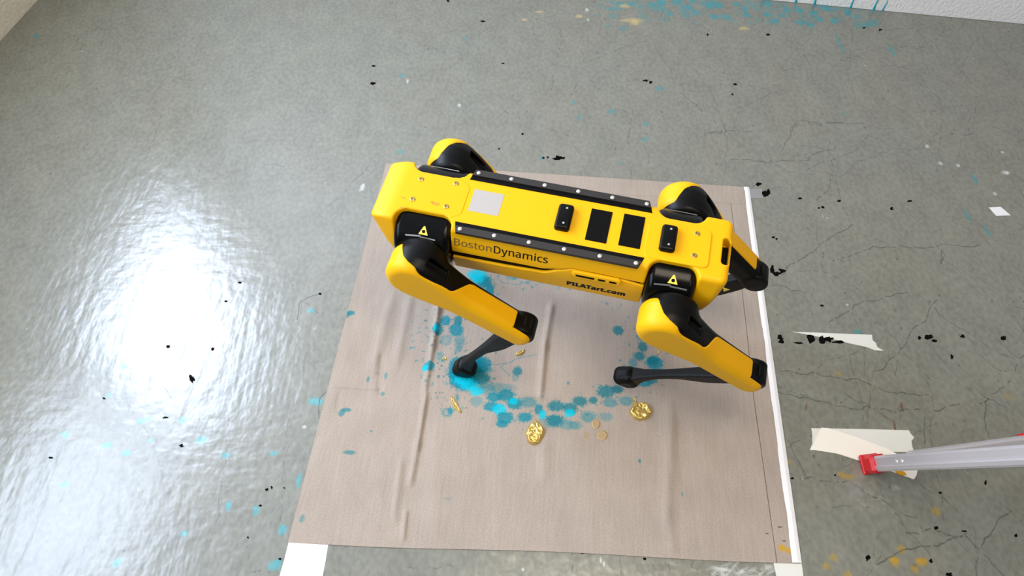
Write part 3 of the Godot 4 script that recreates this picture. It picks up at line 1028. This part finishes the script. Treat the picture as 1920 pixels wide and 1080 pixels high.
func gold(t: Node3D):
	for g in [["gold_blob", [[1004, 787], [1014, 795], [1022, 808], [1018, 822], [1010, 833], [998, 835], [989, 825], [985, 812], [990, 799]], 0.008, 0.9, "gold paint lump with two lobes at the near side of the ring"],
			["gold_blob", [[1190, 756], [1204, 754], [1216, 758], [1224, 772], [1216, 785], [1200, 790], [1188, 786], [1179, 774], [1184, 763]], 0.009, 0.9, "wide wrinkled gold paint lump below the lifted foot"],
			["gold_lobe", [[1011, 822], [1007, 832], [999, 835], [991, 831], [988, 823], [992, 814], [1000, 812], [1008, 815]], 0.0115, 0.35, "smooth round lobe of the gold lump"],
			["gold_sliver", [[844, 743], [848, 744], [853, 753], [859, 763], [866, 775], [860, 773], [851, 765], [846, 755]], 0.005, 0.2, "thin gold sliver left of the ring"],
			["gold_drop", [[966, 664], [974, 660], [984, 655], [983, 660], [976, 666], [968, 667]], 0.005, 0.2, "small gold drop beneath the front knee"],
			["gold_speck", [[829, 671], [834, 669], [838, 672], [835, 676], [831, 675]], 0.003, 0.5, ""],
			["gold_tail", [[1185, 747], [1189, 746], [1193, 752], [1191, 758], [1187, 757], [1189, 752]], 0.004, 0.3, ""],
			["gold_speck", [[1231, 655], [1236, 657], [1236, 664], [1231, 666], [1234, 661]], 0.003, 0.5, ""]]:
		var o := put(g[0], lump(g[1], g[2], g[3], int(g[1][0][0])), M.gold, t)
		if g[4] != "":
			o.set_meta("label", g[4])
	for g in [[[1129, 816], 10.5, 9.0], [[1117, 794], 8.0, 9.5]]:
		var pts := []
		for k in 12:
			var a := TAU * k / 12
			pts.append([g[0][0] + cos(a) * g[1] * rng.randf_range(0.9, 1.1), g[0][1] + sin(a) * g[2] * rng.randf_range(0.9, 1.1)])
		put("gold_ring", lump(pts, 0.0012, 0.4, 5), M.gold_thin, t)


# ---------------------------------------------------------------- masking tape left on the floor
func strip(called: String, outline: Array, high: float, m, label: String):
	var mid := Vector3()
	for q in outline:
		mid += spot(q[0], q[1]) / outline.size()
	var pts := PackedVector2Array()
	for q in outline:
		var p := spot(q[0], q[1]) - mid
		pts.append(Vector2(p.x, -p.z))
	var o := put(called, plate(pts, 0.0006, 0.0002), m, null, Transform3D(Basis(Vector3.RIGHT, -PI / 2), mid + Vector3(0, high, 0)))
	tag(o, label, "tape")


func build_tapes():
	for q in [M.tape, M.tape_cream]:
		grain(q, 0.05, 8.0, 0.8, 8)
	strip("masking_tape", [[1485, 622], [1560, 625], [1635, 628], [1636, 638], [1642, 643], [1645, 651], [1657, 658], [1640, 657], [1625, 651], [1592, 644], [1565, 637], [1525, 630]], 0.0003, M.tape, "torn pointed scrap of masking tape beside black paint flecks right of the canvas")
	strip("masking_tape", [[1521, 803], [1580, 804], [1640, 805], [1704, 807], [1708, 814], [1714, 820], [1709, 827], [1710, 836], [1714, 848], [1650, 847], [1580, 845], [1518, 844], [1523, 832], [1523, 815]], 0.0003, M.tape, "level strip of masking tape under the crossing diagonal strip by the ladder foot")
	strip("masking_tape", [[1540, 802], [1553, 803], [1600, 818], [1660, 840], [1724, 875], [1720, 883], [1718, 892], [1713, 899], [1670, 884], [1620, 867], [1570, 851], [1520, 843], [1526, 832], [1533, 815]], 0.001, M.tape_cream, "cream diagonal strip of masking tape running beneath the red ladder foot")
	strip("masking_tape", [[1854, 389], [1876, 388], [1895, 404], [1868, 405]], 0.0003, M.tape_white, "small white square of tape alone on the floor far right")
	strip("white_tape", [[543, 1010], [617, 1012], [611, 1050], [603, 1092], [520, 1094], [533, 1050]], 0.0003, M.tape_white, "wide white tape under the near left corner of the canvas")
	strip("white_tape", [[1449, 1049], [1502, 1050], [1508, 1092], [1458, 1092]], 0.0003, M.tape, "greyish tape under the near right corner of the canvas")
	strip("tape_patch", [[1403, 355], [1428, 354], [1432, 372], [1405, 372]], 0.0003, mat(Color(0.55, 0.55, 0.54), 0.6), "faint grey tape patch at the far right corner of the canvas")
	var yst := put("paint_smear", lump([[1676, 879], [1688, 880], [1697, 885], [1701, 891], [1690, 891], [1680, 886]], 0.0008, 0.3, 4), mat(Color(0.84, 0.60, 0.03), 0.5), null, Transform3D(Basis(), Vector3(0, -0.0012, 0)))
	tag(yst, "ochre yellow paint smear on the diagonal tape below the ladder", "paint")


# ---------------------------------------------------------------- the robot
const SIDE_N := Vector3(0, 0.983, 0.183)
const SIDE_K := 0.10111
const LOW_N := Vector3(0, 0.988, -0.156)
const LOW_K := 0.1001


func hull(p: Vector3) -> float:
	var y := absf(p.y)
	var d := smax(0.983 * y + 0.183 * p.z - SIDE_K, 0.988 * y - 0.156 * p.z - LOW_K, 0.01)
	d = smax(d, p.z - 0.085, 0.012)
	return smax(d, -p.z - 0.076, 0.012)


func seam(x: float) -> float:
	return curve(-x, [Vector2(-0.23, 0.010), Vector2(-0.007, 0.011), Vector2(0.037, 0.022), Vector2(0.066, 0.033), Vector2(0.18, 0.032), Vector2(0.235, 0.031)])


func notch_front(p: Vector3) -> float:
	return rbox2(p.x - 0.297, absf(p.y) - (0.252 if p.y > 0.0 else 0.262), 0.070, 0.2, 0.03)


func notch_rear(p: Vector3) -> float:
	return rbox2(p.x + 0.2895, absf(p.y) - 0.260, 0.0555, 0.2, 0.028)


func f_shell(p: Vector3) -> float:
	var d := hull(p)
	d = smax(d, -0.979 * (p.x + 0.41) - 0.2056 * (p.z - 0.07), 0.022)
	d = smax(d, -0.54 * (p.x + 0.388) - 0.84 * (p.z + 0.045), 0.008)
	d = smax(d, -notch_rear(p), 0.006)
	d = maxf(d, -notch_front(p))
	d = maxf(d, p.x - 0.26)
	if p.x > -0.3:
		d = smax(d, seam(p.x) - p.z, 0.003)
	var slot := maxf(rbox2(p.x + 0.397, p.y - 0.003, 0.0085, 0.036, 0.008), 0.05 - p.z)
	return smax(d, -slot, 0.003)


func f_battery(p: Vector3) -> float:
	var d := hull(p)
	d = smax(d, absf(p.x) - 0.236, 0.006)
	d = maxf(d, -notch_front(p))
	d = maxf(d, -notch_rear(p))
	var gap := curve(-p.x, [Vector2(-0.23, 0.023), Vector2(-0.1, 0.021), Vector2(0.0, 0.015), Vector2(0.037, 0.003), Vector2(0.066, 0.002), Vector2(0.18, 0.004), Vector2(0.235, 0.010)])
	return smax(d, p.z - seam(p.x) + gap, 0.003)


func f_front(p: Vector3) -> float:
	var y := absf(p.y)
	var d := hull(p) - 0.0012
	d = smax(d, 0.96 * y + 0.28 * (p.x - 0.36) + 0.05 * (p.z - 0.08) - 0.0955, 0.012)
	d = smax(d, (p.x - 0.389) * 0.32 + (p.z - 0.086) * 0.947, 0.006)
	d = smax(d, 0.93 * (p.x - 0.434) - 0.37 * (p.z - 0.075), 0.014)
	d = smax(d, -notch_front(p), 0.006)
	var back := 0.213 + 0.032 * smoothstep(0.035, 0.068, y)
	return smax(d, back - p.x, 0.0015)


func f_pod(p: Vector3, half: float) -> float:
	var r := Vector2(p.y - 0.058, p.z - 0.004).length()
	var rd := 0.016
	var q := Vector2(r - 0.070 + rd, absf(p.x) - half + rd)
	return minf(maxf(q.x, q.y), 0.0) + Vector2(maxf(q.x, 0.0), maxf(q.y, 0.0)).length() - rd


# upper leg, in its own axes: x ahead, y outward, -z from hip to knee
func leg_body(p: Vector3, inset: float) -> float:
	var u := -p.z
	var a := Vector2(0.0, 0.0)
	var b := Vector2(-0.004, 0.312)
	var q := Vector2(p.x, u) - a
	var t := clampf(q.dot(b - a) / (b - a).length_squared(), 0.0, 1.0)
	var r := lerpf(0.065, 0.036, smoothstep(0.0, 0.5, t) * 0.8 + t * 0.2)
	var d2 := q.distance_to((b - a) * t) - r + inset
	var hw := lerpf(0.043, 0.037, t) - inset
	var rd := 0.024
	var k := Vector2(d2 + rd, absf(p.y) - hw + rd)
	return minf(maxf(k.x, k.y), 0.0) + Vector2(maxf(k.x, 0.0), maxf(k.y, 0.0)).length() - rd


func f_leg_shell(p: Vector3) -> float:
	var u := -p.z
	# the cover wraps the front of the hip, the outer face, and past the hip also the rear face
	var outer := smax(0.030 - p.y, -0.050 - p.x, 0.006)
	var hip := smin(outer, (-0.024 - 0.5 * p.y + 0.8 * maxf(u, -0.02) - p.x) * 0.68, 0.012)
	var shin := smax(-0.022 - p.y, (0.112 - 0.8 * p.y - u) * 0.78, 0.012)
	var cut := smin(hip, shin, 0.008)
	cut = smax(cut, minf(u - 0.276, 0.024 - p.y), 0.006)
	return smax(leg_body(p, 0.0), cut, 0.005)


func f_leg_core(p: Vector3) -> float:
	var d := maxf(leg_body(p, 0.0022), p.y - 0.037)
	var q := Vector2(p.x, p.z)
	var drum := rbox2((q + Vector2(0.007, 0.004)).length(), p.y + 0.019, 0.060, 0.036, 0.014)
	d = smin(d, drum, 0.012)
	var k := rbox2(Vector2(p.x + 0.01, p.z + 0.318).length(), p.y + 0.006, 0.033, 0.03, 0.007)
	d = smin(d, k, 0.008)
	# recesses of the actuator, seen in the cut of the cover
	var rec := rbox3(p - Vector3(-0.058, 0.004, -0.03), Vector3(0.01, 0.012, 0.03), 0.004)
	return smax(d, -rec, 0.004)


func f_lower(p: Vector3) -> float:
	var u := -p.z
	var top := curve(u, [Vector2(-0.03, 0.019), Vector2(0.05, 0.027), Vector2(0.11, 0.029), Vector2(0.2, 0.025), Vector2(0.28, 0.022), Vector2(0.37, 0.022)])
	var bot := curve(u, [Vector2(-0.03, -0.017), Vector2(0.05, -0.021), Vector2(0.11, -0.017), Vector2(0.19, 0.002), Vector2(0.25, 0.003), Vector2(0.29, -0.006), Vector2(0.33, -0.024), Vector2(0.37, -0.03)])
	var b := curve(u, [Vector2(-0.03, 0.014), Vector2(0.09, 0.0155), Vector2(0.22, 0.0115), Vector2(0.28, 0.014), Vector2(0.33, 0.022)])
	var d := rbox2(p.x - (top + bot) * 0.5, p.y, (top - bot) * 0.5, b, 0.006) * 0.9
	return smax(d, absf(u - 0.147) - 0.177, 0.012)


func f_foot(p: Vector3) -> float:
	var q := p - Vector3(-0.005, 0.0, -0.348)
	var d := rbox3(q, Vector3(0.031, 0.0265, 0.034), 0.02)
	return smax(d, -0.51 * p.x - 0.86 * p.z - 0.317, 0.008)


func body_t(at := Vector3.ZERO, b := Basis()) -> Transform3D:
	return Transform3D(b, at + Vector3(0, 0, LIFT))


func lettering(text: String, left: float, right: float, base_z: float, cap: float, normal: Vector3, k: float, bold: bool, m, robot: Node3D):
	var f := SystemFont.new()
	f.font_names = PackedStringArray(["Droid Sans"])
	f.font_weight = 700 if bold else 400
	var tm := TextMesh.new()
	tm.text = text
	tm.font = f
	tm.font_size = 96
	tm.pixel_size = cap / 0.714 / 96.0
	tm.depth = 0.0008
	tm.curve_step = 1.0
	tm.horizontal_alignment = HORIZONTAL_ALIGNMENT_LEFT
	tm.vertical_alignment = VERTICAL_ALIGNMENT_BOTTOM
	var box_ := tm.get_aabb()
	var low := TextMesh.new()
	low.text = "D"
	low.font = f
	low.font_size = 96
	low.pixel_size = tm.pixel_size
	low.depth = 0.0008
	low.horizontal_alignment = HORIZONTAL_ALIGNMENT_LEFT
	low.vertical_alignment = VERTICAL_ALIGNMENT_BOTTOM
	var base := low.get_aabb().position.y
	var ux := Vector3(-1, 0, 0)
	var uy := Vector3(0, -normal.z, normal.y)
	var s := absf(left - right) / box_.size.x
	var y := (k - normal.z * base_z) / normal.y
	var at := Vector3(left, y, base_z) - ux * box_.position.x * s - uy * base + normal * 0.0002
	var heavy := SurfaceTool.new()
	for q in ([Vector2(0, 0), Vector2(0.05, 0.02), Vector2(-0.05, -0.02), Vector2(0.03, -0.03)] if bold else [Vector2(0, 0), Vector2(0.02, 0.0)]):
		heavy.append_from(tm, 0, Transform3D(Basis(), Vector3(q.x * cap, q.y * cap, 0)))
	put("lettering", heavy.commit(), m, robot, body_t(at, Basis(ux * s, uy, normal)))


func build_robot():
	var robot := thing("quadruped_robot", "yellow and black four-legged robot stepping on the paint-printed canvas", "robot", Transform3D(robot_axes, ROBOT_AT - robot_axes.z * LIFT))
	var here := body_t()
	var shell := put("body_shell", field_mesh(f_shell, Vector3(-0.43, -0.115, -0.09), Vector3(0.27, 0.115, 0.1), 0.0034), M.yellow, robot, here)
	put("front_cover", field_mesh(f_front, Vector3(0.2, -0.115, -0.09), Vector3(0.45, 0.115, 0.1), 0.0032), M.yellow, robot, here)
	put("battery_shell", field_mesh(f_battery, Vector3(-0.25, -0.115, -0.09), Vector3(0.25, 0.115, 0.05), 0.0036), M.yellow, robot, here)
	var core := flat()
	box(core, Vector3(0.47, 0.186, 0.09), Transform3D(Basis(), Vector3(0, 0, 0.012)), 0.012)
	box(core, Vector3(0.12, 0.088, 0.115), Transform3D(Basis(), Vector3(0.29, 0, 0.0)), 0.01)
	box(core, Vector3(0.14, 0.1, 0.115), Transform3D(Basis(), Vector3(-0.30, 0, 0.0)), 0.01)
	put("inner_frame", done(core), M.dark, robot, here)
	var rp := put("rear_plate", plate(rounded(0.144, 0.104, 0.014), 0.0022, 0.0012), M.yellow, robot, body_t(Vector3(-0.289, 0.009, 0.0845), Basis(Vector3(0, 1, 0), 0.010)))
	rp.set_meta("label", "raised rear deck panel")
	var hole := put("handle_slot", box_mesh(Vector3(0.015, 0.06, 0.012), 0.004), M.dark, robot, body_t(Vector3(-0.397, 0.004, 0.054)))
	hole.set_meta("label", "dark grip slot in the rear edge")
	# payload rails with their screws
	var dome := lathe([Vector2(0.0052, 0.0), Vector2(0.0050, 0.0012), Vector2(0.0036, 0.0024), Vector2(0.0018, 0.0029), Vector2(0.0, 0.003)], 14)
	for s in [1.0, -1.0]:
		var rail_outline := PackedVector2Array([Vector2(0.219, 0.076 * s), Vector2(-0.2165, 0.076 * s), Vector2(-0.2095, 0.094 * s), Vector2(0.213, 0.094 * s)])
		var rl := put("payload_rail", plate(rail_outline, 0.008, 0.0015), M.rail, robot, body_t(Vector3(0, 0, 0.0815)))
		rl.set_meta("label", "long black screw rail along one side of the deck")
		var groove := PackedVector2Array([Vector2(0.222, 0.0635 * s), Vector2(-0.2205, 0.0635 * s), Vector2(-0.2165, 0.0762 * s), Vector2(0.219, 0.0762 * s)])
		put("groove", plate(groove, 0.0046, 0.001), M.dark, rl)
		for k in 6:
			put("screw", dome, M.screw, rl, Transform3D(Basis(), Vector3(0.2045 - 0.0817 * k, 0.0842 * s, 0.0078)))
	# deck bolts
	var bolt := lathe([Vector2(0.0068, 0.0), Vector2(0.0066, 0.0012), Vector2(0.0048, 0.0022), Vector2(0.0030, 0.0020), Vector2(0.0024, 0.0010), Vector2(0.0, 0.0010)], 16)
	for q in [[0.336, -0.037, 0.0862], [0.250, -0.043, 0.0862], [0.338, 0.025, 0.0862], [0.254, 0.028, 0.0862], [-0.328, -0.028, 0.0868], [-0.328, 0.033, 0.0868]]:
		put("bolt", bolt, M.brass, robot, body_t(Vector3(q[0], q[1], q[2])))
	# connector covers, black port plates, blank label
	for q in [[-0.0232, -0.001], [-0.2655, 0.003]]:
		var cv := put("connector_cover", plate_soft(0.036, 0.071, 0.008, 0.015), M.black, robot, body_t(Vector3(q[0], q[1], 0.0845)))
		for s in [-1.0, 1.0]:
			put("screw", lathe([Vector2(0.0028, 0), Vector2(0.0024, 0.0012), Vector2(0, 0.0014)], 12), M.screw, cv, Transform3D(Basis(), Vector3(-0.002, 0.0215 * s, 0.0148)))
	for q in [[-0.1053, 0.0], [-0.1818, -0.0025]]:
		put("port_plate", plate(rounded(0.0495, 0.0905, 0.0015), 0.0012, 0.0003), M.dark, robot, body_t(Vector3(q[0], q[1], 0.0849)))
	var lab := put("blank_label", plate(rounded(0.073, 0.065, 0.002), 0.0006, 0.0002), M.sticker, robot, body_t(Vector3(0.1653, -0.0058, 0.0849)))
	lab.set_meta("label", "white square sticker on the deck")
	# rubbed paint on the front cover
	for q in [[0.281, 0.026, 0.011, 0.0055], [0.291, 0.0235, 0.006, 0.003], [0.3605, 0.026, 0.0065, 0.002], [0.352, 0.0535, 0.009, 0.002]]:
		var ol := PackedVector2Array()
		for k in 11:
			ol.append(Vector2(cos(TAU * k / 11) * q[2], sin(TAU * k / 11) * q[3]) * rng.randf_range(0.65, 1.2))
		put("paint_smudge", plate(ol, 0.0005, 0.0002), M.smudge, robot, body_t(Vector3(q[0], q[1], 0.0861)))
	# side latch with its slots
	for s in [1.0, -1.0]:
		var nn := Vector3(0, SIDE_N.y * s, SIDE_N.z)
		var basis_ := Basis(Vector3(-s, 0, 0), Vector3(0, -nn.z * s, absf(nn.y)), nn)
		var zz := 0.0215
		var yy := (SIDE_K - SIDE_N.z * zz) / SIDE_N.y
		var latch := put("side_latch", plate_soft(0.115, 0.0195, 0.0085, 0.0075), M.yellow, robot, body_t(Vector3(-0.1228, (yy - 0.0015) * s, zz), basis_))
		for q in [[-0.0972, 0.045], [-0.1363, 0.0185], [-0.1625, 0.0185]]:
			put("slot", plate(rounded(q[1], 0.0058, 0.0028), 0.0006, 0.0002), M.dark, latch, Transform3D(Basis(), Vector3((-0.1228 - q[0]) * -1.0 * -s, -0.0012, 0.0073)))
	lettering("Boston", 0.2195, 0.1285, 0.0362, 0.0225, SIDE_N, SIDE_K, false, M.print_grey, robot)
	lettering("Dynamics", 0.1227, -0.0060, 0.0352, 0.0235, SIDE_N, SIDE_K, false, M.print_black, robot)
	lettering("PILATart.com", -0.0560, -0.1960, -0.0440, 0.0210, LOW_N, LOW_K, true, M.print_black, robot)
	# hip pods, legs
	var pod := {true: field_mesh(func(p): return f_pod(p, 0.0685), Vector3(-0.078, -0.02, -0.08), Vector3(0.078, 0.14, 0.085), 0.0034), false: field_mesh(func(p): return f_pod(p, 0.054), Vector3(-0.062, -0.02, -0.08), Vector3(0.062, 0.14, 0.085), 0.0034)}
	var leg_lo := Vector3(-0.075, -0.1, -0.365)
	var leg_hi := Vector3(0.075, 0.055, 0.075)
	var shell_m := field_mesh(f_leg_shell, leg_lo + Vector3(0, 0.05, 0), leg_hi, 0.0025)
	var core_m := field_mesh(f_leg_core, leg_lo, leg_hi, 0.0032)
	var lower_m := field_mesh(f_lower, Vector3(-0.05, -0.035, -0.37), Vector3(0.05, 0.035, 0.05), 0.0030)
	var foot_m := field_mesh(f_foot, Vector3(-0.05, -0.045, -0.395), Vector3(0.05, 0.045, -0.29), 0.0032)
	var shell_r := mirrored(shell_m)
	var core_r := mirrored(core_m)
	for l in [[true, true, 0.0381, 0.9461, -1.468], [false, true, -0.0669, 0.86, -1.8431], [true, false, -0.02, 0.8, -1.75], [false, false, 0.053, 0.8073, -1.53]]:
		var front: bool = l[0]
		var left: bool = l[1]
		var s := 1.0 if left else -1.0
		var px := 0.298 if front else -0.2895
		var pm: ArrayMesh = pod[front]
		var pn := put("hip_pod", pm if left else mirrored(pm), M.gloss, robot, body_t(Vector3(px, 0, 0)))
		# warning triangle and metal clamp strip on the pod
		var n := Vector3(0, 0.5 * s, 0.866)
		var bt := Basis(Vector3(-s, 0, 0), Vector3(0, -n.z * s, absf(n.y)), n)
		if left:
			var tr := put("warning_label", plate(PackedVector2Array([Vector2(-0.0115, -0.009), Vector2(0.0115, -0.009), Vector2(0.0015, 0.0115), Vector2(-0.0015, 0.0115)]), 0.0008, 0.0003), M.warning, pn, Transform3D(bt, Vector3(-0.006 if front else -0.003, 0.058 * s, 0.004) + n * 0.0699))
			put("sign", plate(PackedVector2Array([Vector2(-0.0015, -0.0045), Vector2(0.003, -0.004), Vector2(0.0045, 0.0), Vector2(0.002, 0.004), Vector2(-0.003, 0.003), Vector2(-0.0045, -0.001)]), 0.0005, 0.0001), M.dark, tr, Transform3D(Basis(), Vector3(0, -0.001, 0.0006)))
		var n2 := Vector3(0, 0.6875 * s, 0.7262)
		var clamp_st := flat()
		for k in 2:
			var kx := -0.018 + 0.036 * k
			box(clamp_st, Vector3(0.038, 0.004, 0.003), Transform3D(Basis(Vector3(0, 0, 1), (0.10 if k == 0 else -0.02) * s), Vector3(kx, (0.001 if k == 0 else 0.0), 0)), 0.001)
		put("clamp_strip", done(clamp_st), M.steel, pn, Transform3D(Basis(Vector3(-s, 0, 0), Vector3(0, -n2.z * s, n2.y * s), n2), Vector3(0, 0.058 * s, 0.004) + n2 * 0.0696))
		# upper leg
		var rx := Basis(Vector3(1, 0, 0), l[2])
		var o := Vector3(0.298 if front else -0.298, 0.055 * s, 0) + rx * Vector3(0, 0.111 * s, 0)
		var ub := rx * Basis(Vector3(0, 1, 0), l[3])
		var up := put("upper_leg", core_m if left else core_r, M.black, robot, body_t(o, ub))
		put("leg_cover", shell_m if left else shell_r, M.yellow, up)
		for q in [[0.318, -0.012], [0.300, -0.016]]:
			put("knee_rib", box_mesh(Vector3(0.004, 0.028, 0.003), 0.001), M.grey_black, up, Transform3D(Basis(Vector3(0, 1, 0), 0.3), Vector3(-0.042, -0.005 * s, -q[0])))
		# lower leg and foot
		var lb := ub * Basis(Vector3(0, 1, 0), l[4])
		var lw := put("lower_leg", lower_m, M.grey_black, robot, body_t(o + ub * Vector3(0, -0.004 * s, -0.32), lb))
		put("foot", foot_m, M.black, lw)
		if not left and not front:
			put("warning_label", plate(PackedVector2Array([Vector2(-0.010, -0.008), Vector2(0.010, -0.008), Vector2(0.0, 0.011)]), 0.0008, 0.0003), M.warning, lw, Transform3D(Basis(Vector3(0, 0, 1), Vector3(1, 0, 0), Vector3(0, 1, 0)), Vector3(0.006, 0.0155, -0.082)))


# a rounded block with softened upper edges, standing on z = 0
func plate_soft(w: float, h: float, r: float, th: float) -> ArrayMesh:
	var st := SurfaceTool.new()
	st.begin(Mesh.PRIMITIVE_TRIANGLES)
	var rings := []
	var soft := minf(th * 0.45, r * 0.8)
	for q in [[0.0, 0.0], [0.0, th - soft]]:
		rings.append([q[0], q[1]])
	for k in [1, 2, 3, 4]:
		var a: float = k / 4.0 * PI / 2
		rings.append([soft * (1.0 - cos(a)), th - soft + soft * sin(a)])
	var loops := []
	for q in rings:
		loops.append(rounded(w - 2.0 * q[0], h - 2.0 * q[0], maxf(r - q[0], 0.0008), 5))
	for i in rings.size() - 1:
		var a: PackedVector2Array = loops[i]
		var b: PackedVector2Array = loops[i + 1]
		for k in a.size():
			var j := (k + 1) % a.size()
			var va := Vector3(a[k].x, a[k].y, rings[i][1])
			var vb := Vector3(a[j].x, a[j].y, rings[i][1])
			var vc := Vector3(b[j].x, b[j].y, rings[i + 1][1])
			var vd := Vector3(b[k].x, b[k].y, rings[i + 1][1])
			st.set_smooth_group(1)
			quad(st, va, vb, vc, vd, Vector3(va.x, va.y, 0).normalized() * 0.2 + Vector3(0, 0, 0.1))
	var top: PackedVector2Array = loops[-1]
	for k in range(1, top.size() - 1):
		tri(st, Vector3(top[0].x, top[0].y, th), Vector3(top[k].x, top[k].y, th), Vector3(top[k + 1].x, top[k + 1].y, th), Vector3.BACK)
	return done(st)


# ---------------------------------------------------------------- the stepladder at the right
func build_ladder():
	var f1 := spot(1628, 870)
	var f2 := spot(1924, 830)
	var w := (f2 - f1)
	w.y = 0
	var wide := w.length()
	var wx := w.normalized()
	var up := Vector3(0.03, 0.6, 0.208).normalized()
	var nz := wx.cross(up).normalized()
	up = nz.cross(wx).normalized()
	# own axes: x from the near rail to the far rail, y up the rails, z out of the front
	var t := thing("stepladder", "aluminium stepladder with red plastic feet at the right edge", "ladder", Transform3D(Basis(wx, up, nz), f1))
	var long := 1.55
	for k in 2:
		var s := 1.0 if k == 0 else -1.0
		var st := flat()
		var o := Vector3(k * wide, long / 2 + 0.03, 0)
		box(st, Vector3(0.004, long, 0.034), Transform3D(Basis(), o + Vector3(-0.010 * s, 0, 0)), 0.0008)
		for z in [-0.0175, 0.0175]:
			box(st, Vector3(0.026, long, 0.005), Transform3D(Basis(), o + Vector3(0.002 * s, 0, z)), 0.0012)
		var prof := [Vector2(-0.010, -0.019), Vector2(-0.0135, -0.015), Vector2(-0.0115, 0.004), Vector2(-0.0165, 0.007), Vector2(-0.0135, 0.016), Vector2(-0.010, 0.0195)]
		for i in prof.size() - 1:
			var pa: Vector2 = prof[i]
			var pb: Vector2 = prof[i + 1]
			quad(st, o + Vector3(pa.x * s, -long / 2, pa.y), o + Vector3(pb.x * s, -long / 2, pb.y), o + Vector3(pb.x * s, long / 2, pb.y), o + Vector3(pa.x * s, long / 2, pa.y), Vector3(-s, 0, 0))
		var rail := put("rail", done(st), M.alu, t)
		for yy in [-0.012, 0.012]:
			for i in 3:
				put("rivet", lathe([Vector2(0.0055, 0), Vector2(0.0048, 0.002), Vector2(0.0024, 0.0034), Vector2(0, 0.0036)], 12), M.screw, rail, Transform3D(Basis(Vector3.UP, -PI / 2 * s), o + Vector3(-0.0122 * s, -long / 2 + 0.145 + 0.5 * i + yy, -0.003)))
		var fs := flat()
		box(fs, Vector3(0.046, 0.056, 0.048), Transform3D(Basis(), Vector3(k * wide, 0.034, 0)), 0.008)
		box(fs, Vector3(0.05, 0.012, 0.052), Transform3D(Basis(), Vector3(k * wide, 0.010, 0)), 0.004)
		var ft := put("foot_cap", done(fs), M.red, t)
		ft.set_meta("label", "red plastic foot cap")
	for i in 3:
		var rs := flat()
		box(rs, Vector3(wide - 0.022, 0.022, 0.026), Transform3D(Basis(Vector3.RIGHT, 0.33), Vector3(wide / 2, 0.178 + 0.5 * i, -0.011)), 0.005)
		put("step", done(rs), M.alu, t)
	put("top_cap", box_mesh(Vector3(wide + 0.06, 0.05, 0.12), 0.012), M.red, t, Transform3D(Basis(), Vector3(wide / 2, long + 0.05, 0.04)))
	# the pair of back legs, spread towards the viewer
	for k in 2:
		var top := Vector3(k * wide, long + 0.02, 0.06)
		var low := t.transform.affine_inverse() * (t.transform * Vector3(k * wide, 0, 0) + Vector3(0.02, 0.03, 0.98))
		var dir := (top - low).normalized()
		var side := dir.cross(Vector3.RIGHT).normalized()
		put("back_leg", box_mesh(Vector3(0.022, (top - low).length(), 0.03), 0.003), M.alu, t, Transform3D(Basis(Vector3.RIGHT.slide(dir).normalized(), dir, Vector3.RIGHT.slide(dir).normalized().cross(dir)), (top + low) / 2))
		put("foot_cap", box_mesh(Vector3(0.034, 0.06, 0.044), 0.008), M.red, t, Transform3D(Basis(Vector3.RIGHT.slide(dir).normalized(), dir, Vector3.RIGHT.slide(dir).normalized().cross(dir)), low))
